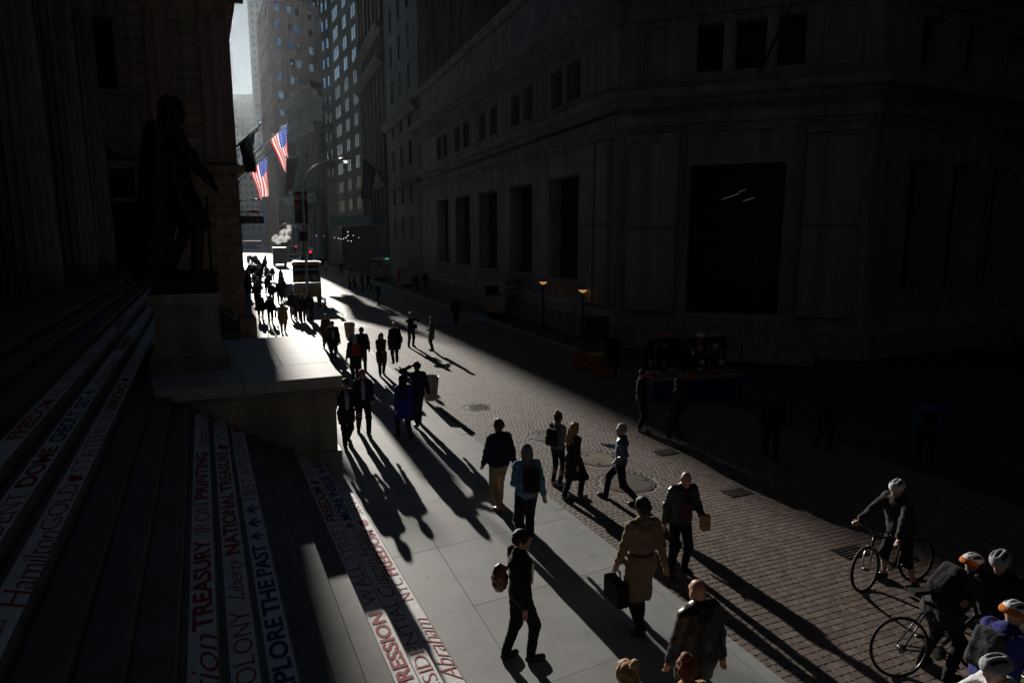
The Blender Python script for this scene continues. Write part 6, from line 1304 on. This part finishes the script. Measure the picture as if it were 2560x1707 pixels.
# lamp posts with amber bowls
m_('amber', (.6, .3, .08), .5, emit=(1, .5, .14), emit_s=.42)
for lab, u, v, vt in (('low black lamp post with amber bowl, farther one', 1357, 822, 706), ('low black lamp post with amber bowl, nearer one', 1455, 848, 726)):
    p = G(u, v); zt = AY(u, vt, p.y).z; e = empty('lamp_post', p, lab, 'lamp post', 'amber lamp posts in front of the corner building')
    b = MB(); b.lathe(p, [(.16, 0), (.15, .25), (.07, .35), (.05, zt - .15), (.08, zt - .1)], 14); b.build('post', 'black_iron', e, smooth=True)
    b = MB(); b.lathe(p, [(.07, zt - .12), (.2, zt - .02), (.23, zt + .05)], 16); b.build('bowl', 'amber', e, smooth=True); b = MB(); b.lathe(p, [(.26, zt + .05), (.26, zt + .09), (.12, zt + .16), (.02, zt + .2)], 16); b.build('hood', 'black_iron', e, smooth=True)
# low rail fence in front of the bank
fe = empty('railing', RD(33, 15.4), 'low black railing and notice board in front of the corner building', 'railing'); a0, a1 = G(1280, 812), G(1490, 890)
for k in range(9): p = a0 + (a1 - a0) * k / 8; b = MB(); b.tube([p, p + Vector((0, 0, 1.05))], .025, 6); b.build('post', 'black_iron', fe)
for z in (.35, .7, 1.03): b = MB(); b.tube([a0 + Vector((0, 0, z)), a1 + Vector((0, 0, z))], .02, 6); b.build('rail', 'black_iron', fe)
p = G(1492, 880); b = MB(); b.box(p + Vector((0, 0, 1.1)), (1.1, .08, 1.2), (1, -.3, 0)); b.build('notice_board', 'black_iron', fe)
# litter baskets
def basket(label, p, bagm):
    e = empty('litter_basket', p, label, 'litter basket', 'wire litter baskets at the kerb'); r0, r1, h = .21, .29, .80
    for k in range(20): a = 2 * math.pi * k / 20; b = MB(); c, s = math.cos(a), math.sin(a); b.tube([p + Vector((c * r0, s * r0, .03)), p + Vector((c * r1, s * r1, h))], .007, 4, cap=False); b.build('wire', 'steel', e)
    for z in (.03, .3, .62, h): r = r0 + (r1 - r0) * z / h; b = MB(); b.tube([p + Vector((math.cos(2 * math.pi * k / 24) * r, math.sin(2 * math.pi * k / 24) * r, z)) for k in range(24)], .013 if z == h else .008, 6, closed=True); b.build('hoop', 'steel', e, smooth=True)
    b = MB(); b.lathe(p, [(r0 * .9, .04), (r1 * .95, h - .05), (r1 * 1.04, h + .02), (r1 * .9, h - .02), (r1 * .6, h - .25)], 20); b.build('liner', bagm, e, smooth=True)
m_('liner_clear', (.30, .30, .31), .35, .5, var=.2, var_scale=10); m_('liner_pink', (.42, .16, .16), .5, .5, var=.5, var_scale=8)
basket('wire litter basket with pinkish liner near the orange knit hat', G(875, 845), 'liner_pink'); basket('wire litter basket with pale liner at the kerb behind the man on the phone', G(1076, 1001), 'liner_clear')
for lab, u, v, w in (('thick dark bollard right of the food cart', 800, 769, .17), ('thin dark bollard farther right of the food cart', 814, 778, .09)):
    p = G(u, v); e = empty('bollard', p, lab, 'bollard', 'bollards at the kerb'); b = MB(); b.lathe(p, [(w, 0), (w, .08), (w * .8, .1), (w * .8, .8), (w * .9, .85)], 14); b.build('shaft', 'black_iron', e, smooth=True); b = MB(); b.lathe(p, [(w * .9, .85), (w * .8, .93), (.02, .97)], 14); b.build('cap', 'black_iron', e, smooth=True)
# ------------------------------------------------------------------ vehicles far up the street
m_('car_paint', (.015, .02, .03), .25, .6); m_('car_paint_grey', (.12, .13, .14), .25, .6); m_('truck_box', (.32, .34, .36), .5)
def car(label, pos, az, paint):
    e = empty('parked_car', pos, label, 'car', 'cars far up the street', R(-az))
    def put(b, n, m, sm=False): o = bpy.data.objects.new(n, b.mesh(n, m, sm)); COL.objects.link(o); o.parent = e; return o
    prof = [(-2.2, .3), (-2.25, .75), (-2.0, .95), (-1.3, 1.0), (-.7, 1.42), (.7, 1.45), (1.45, 1.02), (2.15, .88), (2.25, .5), (2.2, .3)]
    b = MB(); b.prism([(-.85, y, z) for y, z in prof], (1.7, 0, 0)); put(b, 'body', paint)
    b = MB(); b.add([(-.7, 1.38, 1.06), (.7, 1.38, 1.06), (.62, .74, 1.43), (-.62, .74, 1.43)], [(0, 1, 2, 3)]); b.add([(-.7, -1.25, 1.05), (.7, -1.25, 1.05), (.62, -.76, 1.41), (-.62, -.76, 1.41)], [(0, 1, 2, 3)]); b.v = [(x, y + (.015 if y > 0 else -.015), z + .01) for x, y, z in b.v]; put(b, 'windscreen', 'glass_dark')
    for s in (-1, 1):
        b = MB(); b.add([(s * .856, -1.1, 1.03), (s * .856, 1.2, 1.03), (s * .856, .65, 1.38), (s * .856, -.65, 1.36)], [(0, 1, 2, 3)]); put(b, 'side_window', 'glass_dark')
        for y in (-1.35, 1.4): b = MB(); b.lathe((s * .78, y, .32), [(.32, -.1), (.32, .1)], 18, axis=(1, 0, 0)); put(b, 'wheel', 'tyre')
        b = MB(); b.box((s * .6, 2.24, .65), (.35, .06, .14)); put(b, 'headlight', 'chrome'); b = MB(); b.box((s * .6, -2.25, .75), (.35, .05, .14)); put(b, 'tail_light', 'banner_red')
    return e
car('dark blue car on the bright roadway beyond the crowd', RD(118, 8.6, -.12), -22, 'car_paint'); car('dark car farther up beside the first one', RD(135, 11.0, -.12), -22, 'car_paint'); car('grey car farthest up the bright roadway', RD(152, 8.8, -.12), -22, 'car_paint_grey'); car('dark car in the shade on the far side of the roadway', RD(124, 12.8, -.12), 158, 'car_paint')
tp = RD(128, 6.1, -.12); tk = empty('box_truck', tp, 'pale grey box truck under the white steam', 'truck', None, R(22))
b = MB(); b.box((0, -.8, 2.0), (2.3, 4.6, 2.9)); putl(b, 'box', 'truck_box', tk); b = MB(); b.prism([(-1.05, y, z) for y, z in ((1.55, .5), (1.55, 2.3), (2.3, 2.3), (2.9, 1.4), (3.1, 1.2), (3.1, .5))], (2.1, 0, 0)); putl(b, 'cab', 'car_paint_grey', tk)
for s in (-1, 1):
    for y in (-2.2, 2.2): b = MB(); b.lathe((s * .95, y, .42), [(.42, -.14), (.42, .14)], 18, axis=(1, 0, 0)); putl(b, 'wheel', 'tyre', tk)
    b = MB(); b.box((s * .9, -3.12, .9), (.2, .04, .3)); putl(b, 'tail_light', 'banner_red', tk)
b = MB(); b.box((0, -3.115, 2.0), (2.1, .03, 2.6)); putl(b, 'rear_door', 'alu', tk)
# steam
mv = bpy.data.materials.new('steam'); mv.use_nodes = True; n = mv.node_tree.nodes; n.remove(n['Principled BSDF']); pv = n.new('ShaderNodeVolumePrincipled'); pv.inputs['Color'].default_value = (1, 1, 1, 1); pv.inputs['Anisotropy'].default_value = .4; tc = n.new('ShaderNodeTexCoord'); nz = n.new('ShaderNodeTexNoise'); nz.inputs['Scale'].default_value = 1.5; nz.inputs['Detail'].default_value = 5; mr = n.new('ShaderNodeMapRange'); mr.inputs[1].default_value = .42; mr.inputs[2].default_value = .75; mr.inputs[3].default_value = 0; mr.inputs[4].default_value = 2.2; L__ = mv.node_tree.links; L__.new(tc.outputs['Object'], nz.inputs['Vector']); L__.new(nz.outputs['Fac'], mr.inputs[0]); L__.new(mr.outputs[0], pv.inputs['Density'])
mv.node_tree.links.new(pv.outputs[0], n['Material Output'].inputs['Volume']); M['steam'] = mv
F = Field(.5); cz = RD(128, 6.3, 4.6); F.noise = .05
for dx, dz, r in ((-.7, .1, .7), (.0, .3, .9), (.7, .9, .8), (1.3, 1.6, .7), (1.6, 2.2, .55), (1.2, .4, .7)): F.ell((dx, 0, dz), (r, r * .9, r))
v, f = F.mesh(.12); v += .12 * np.sin(v[:, [1, 2, 0]] * 5) + .06 * np.sin(v[:, [2, 0, 1]] * 11); so = link('steam', np_mesh('steam', v, f, 'steam'), None, loc=cz, rotz=R(22)); tag(so, 'white plume of steam rising above the box truck', 'steam', kind='stuff')
# ------------------------------------------------------------------ hazy air
mv = bpy.data.materials.new('haze'); mv.use_nodes = True; n = mv.node_tree.nodes; n.remove(n['Principled BSDF']); pv = n.new('ShaderNodeVolumePrincipled')
pv.inputs['Color'].default_value = (.80, .90, 1, 1); pv.inputs['Density'].default_value = .00004; pv.inputs['Anisotropy'].default_value = .82
mv.node_tree.links.new(pv.outputs[0], n['Material Output'].inputs['Volume']); M['haze'] = mv
b = MB(); b.box((0, 0, 82), (1640, 1640, 167)); tag(b.build('haze', 'haze'), kind='stuff')
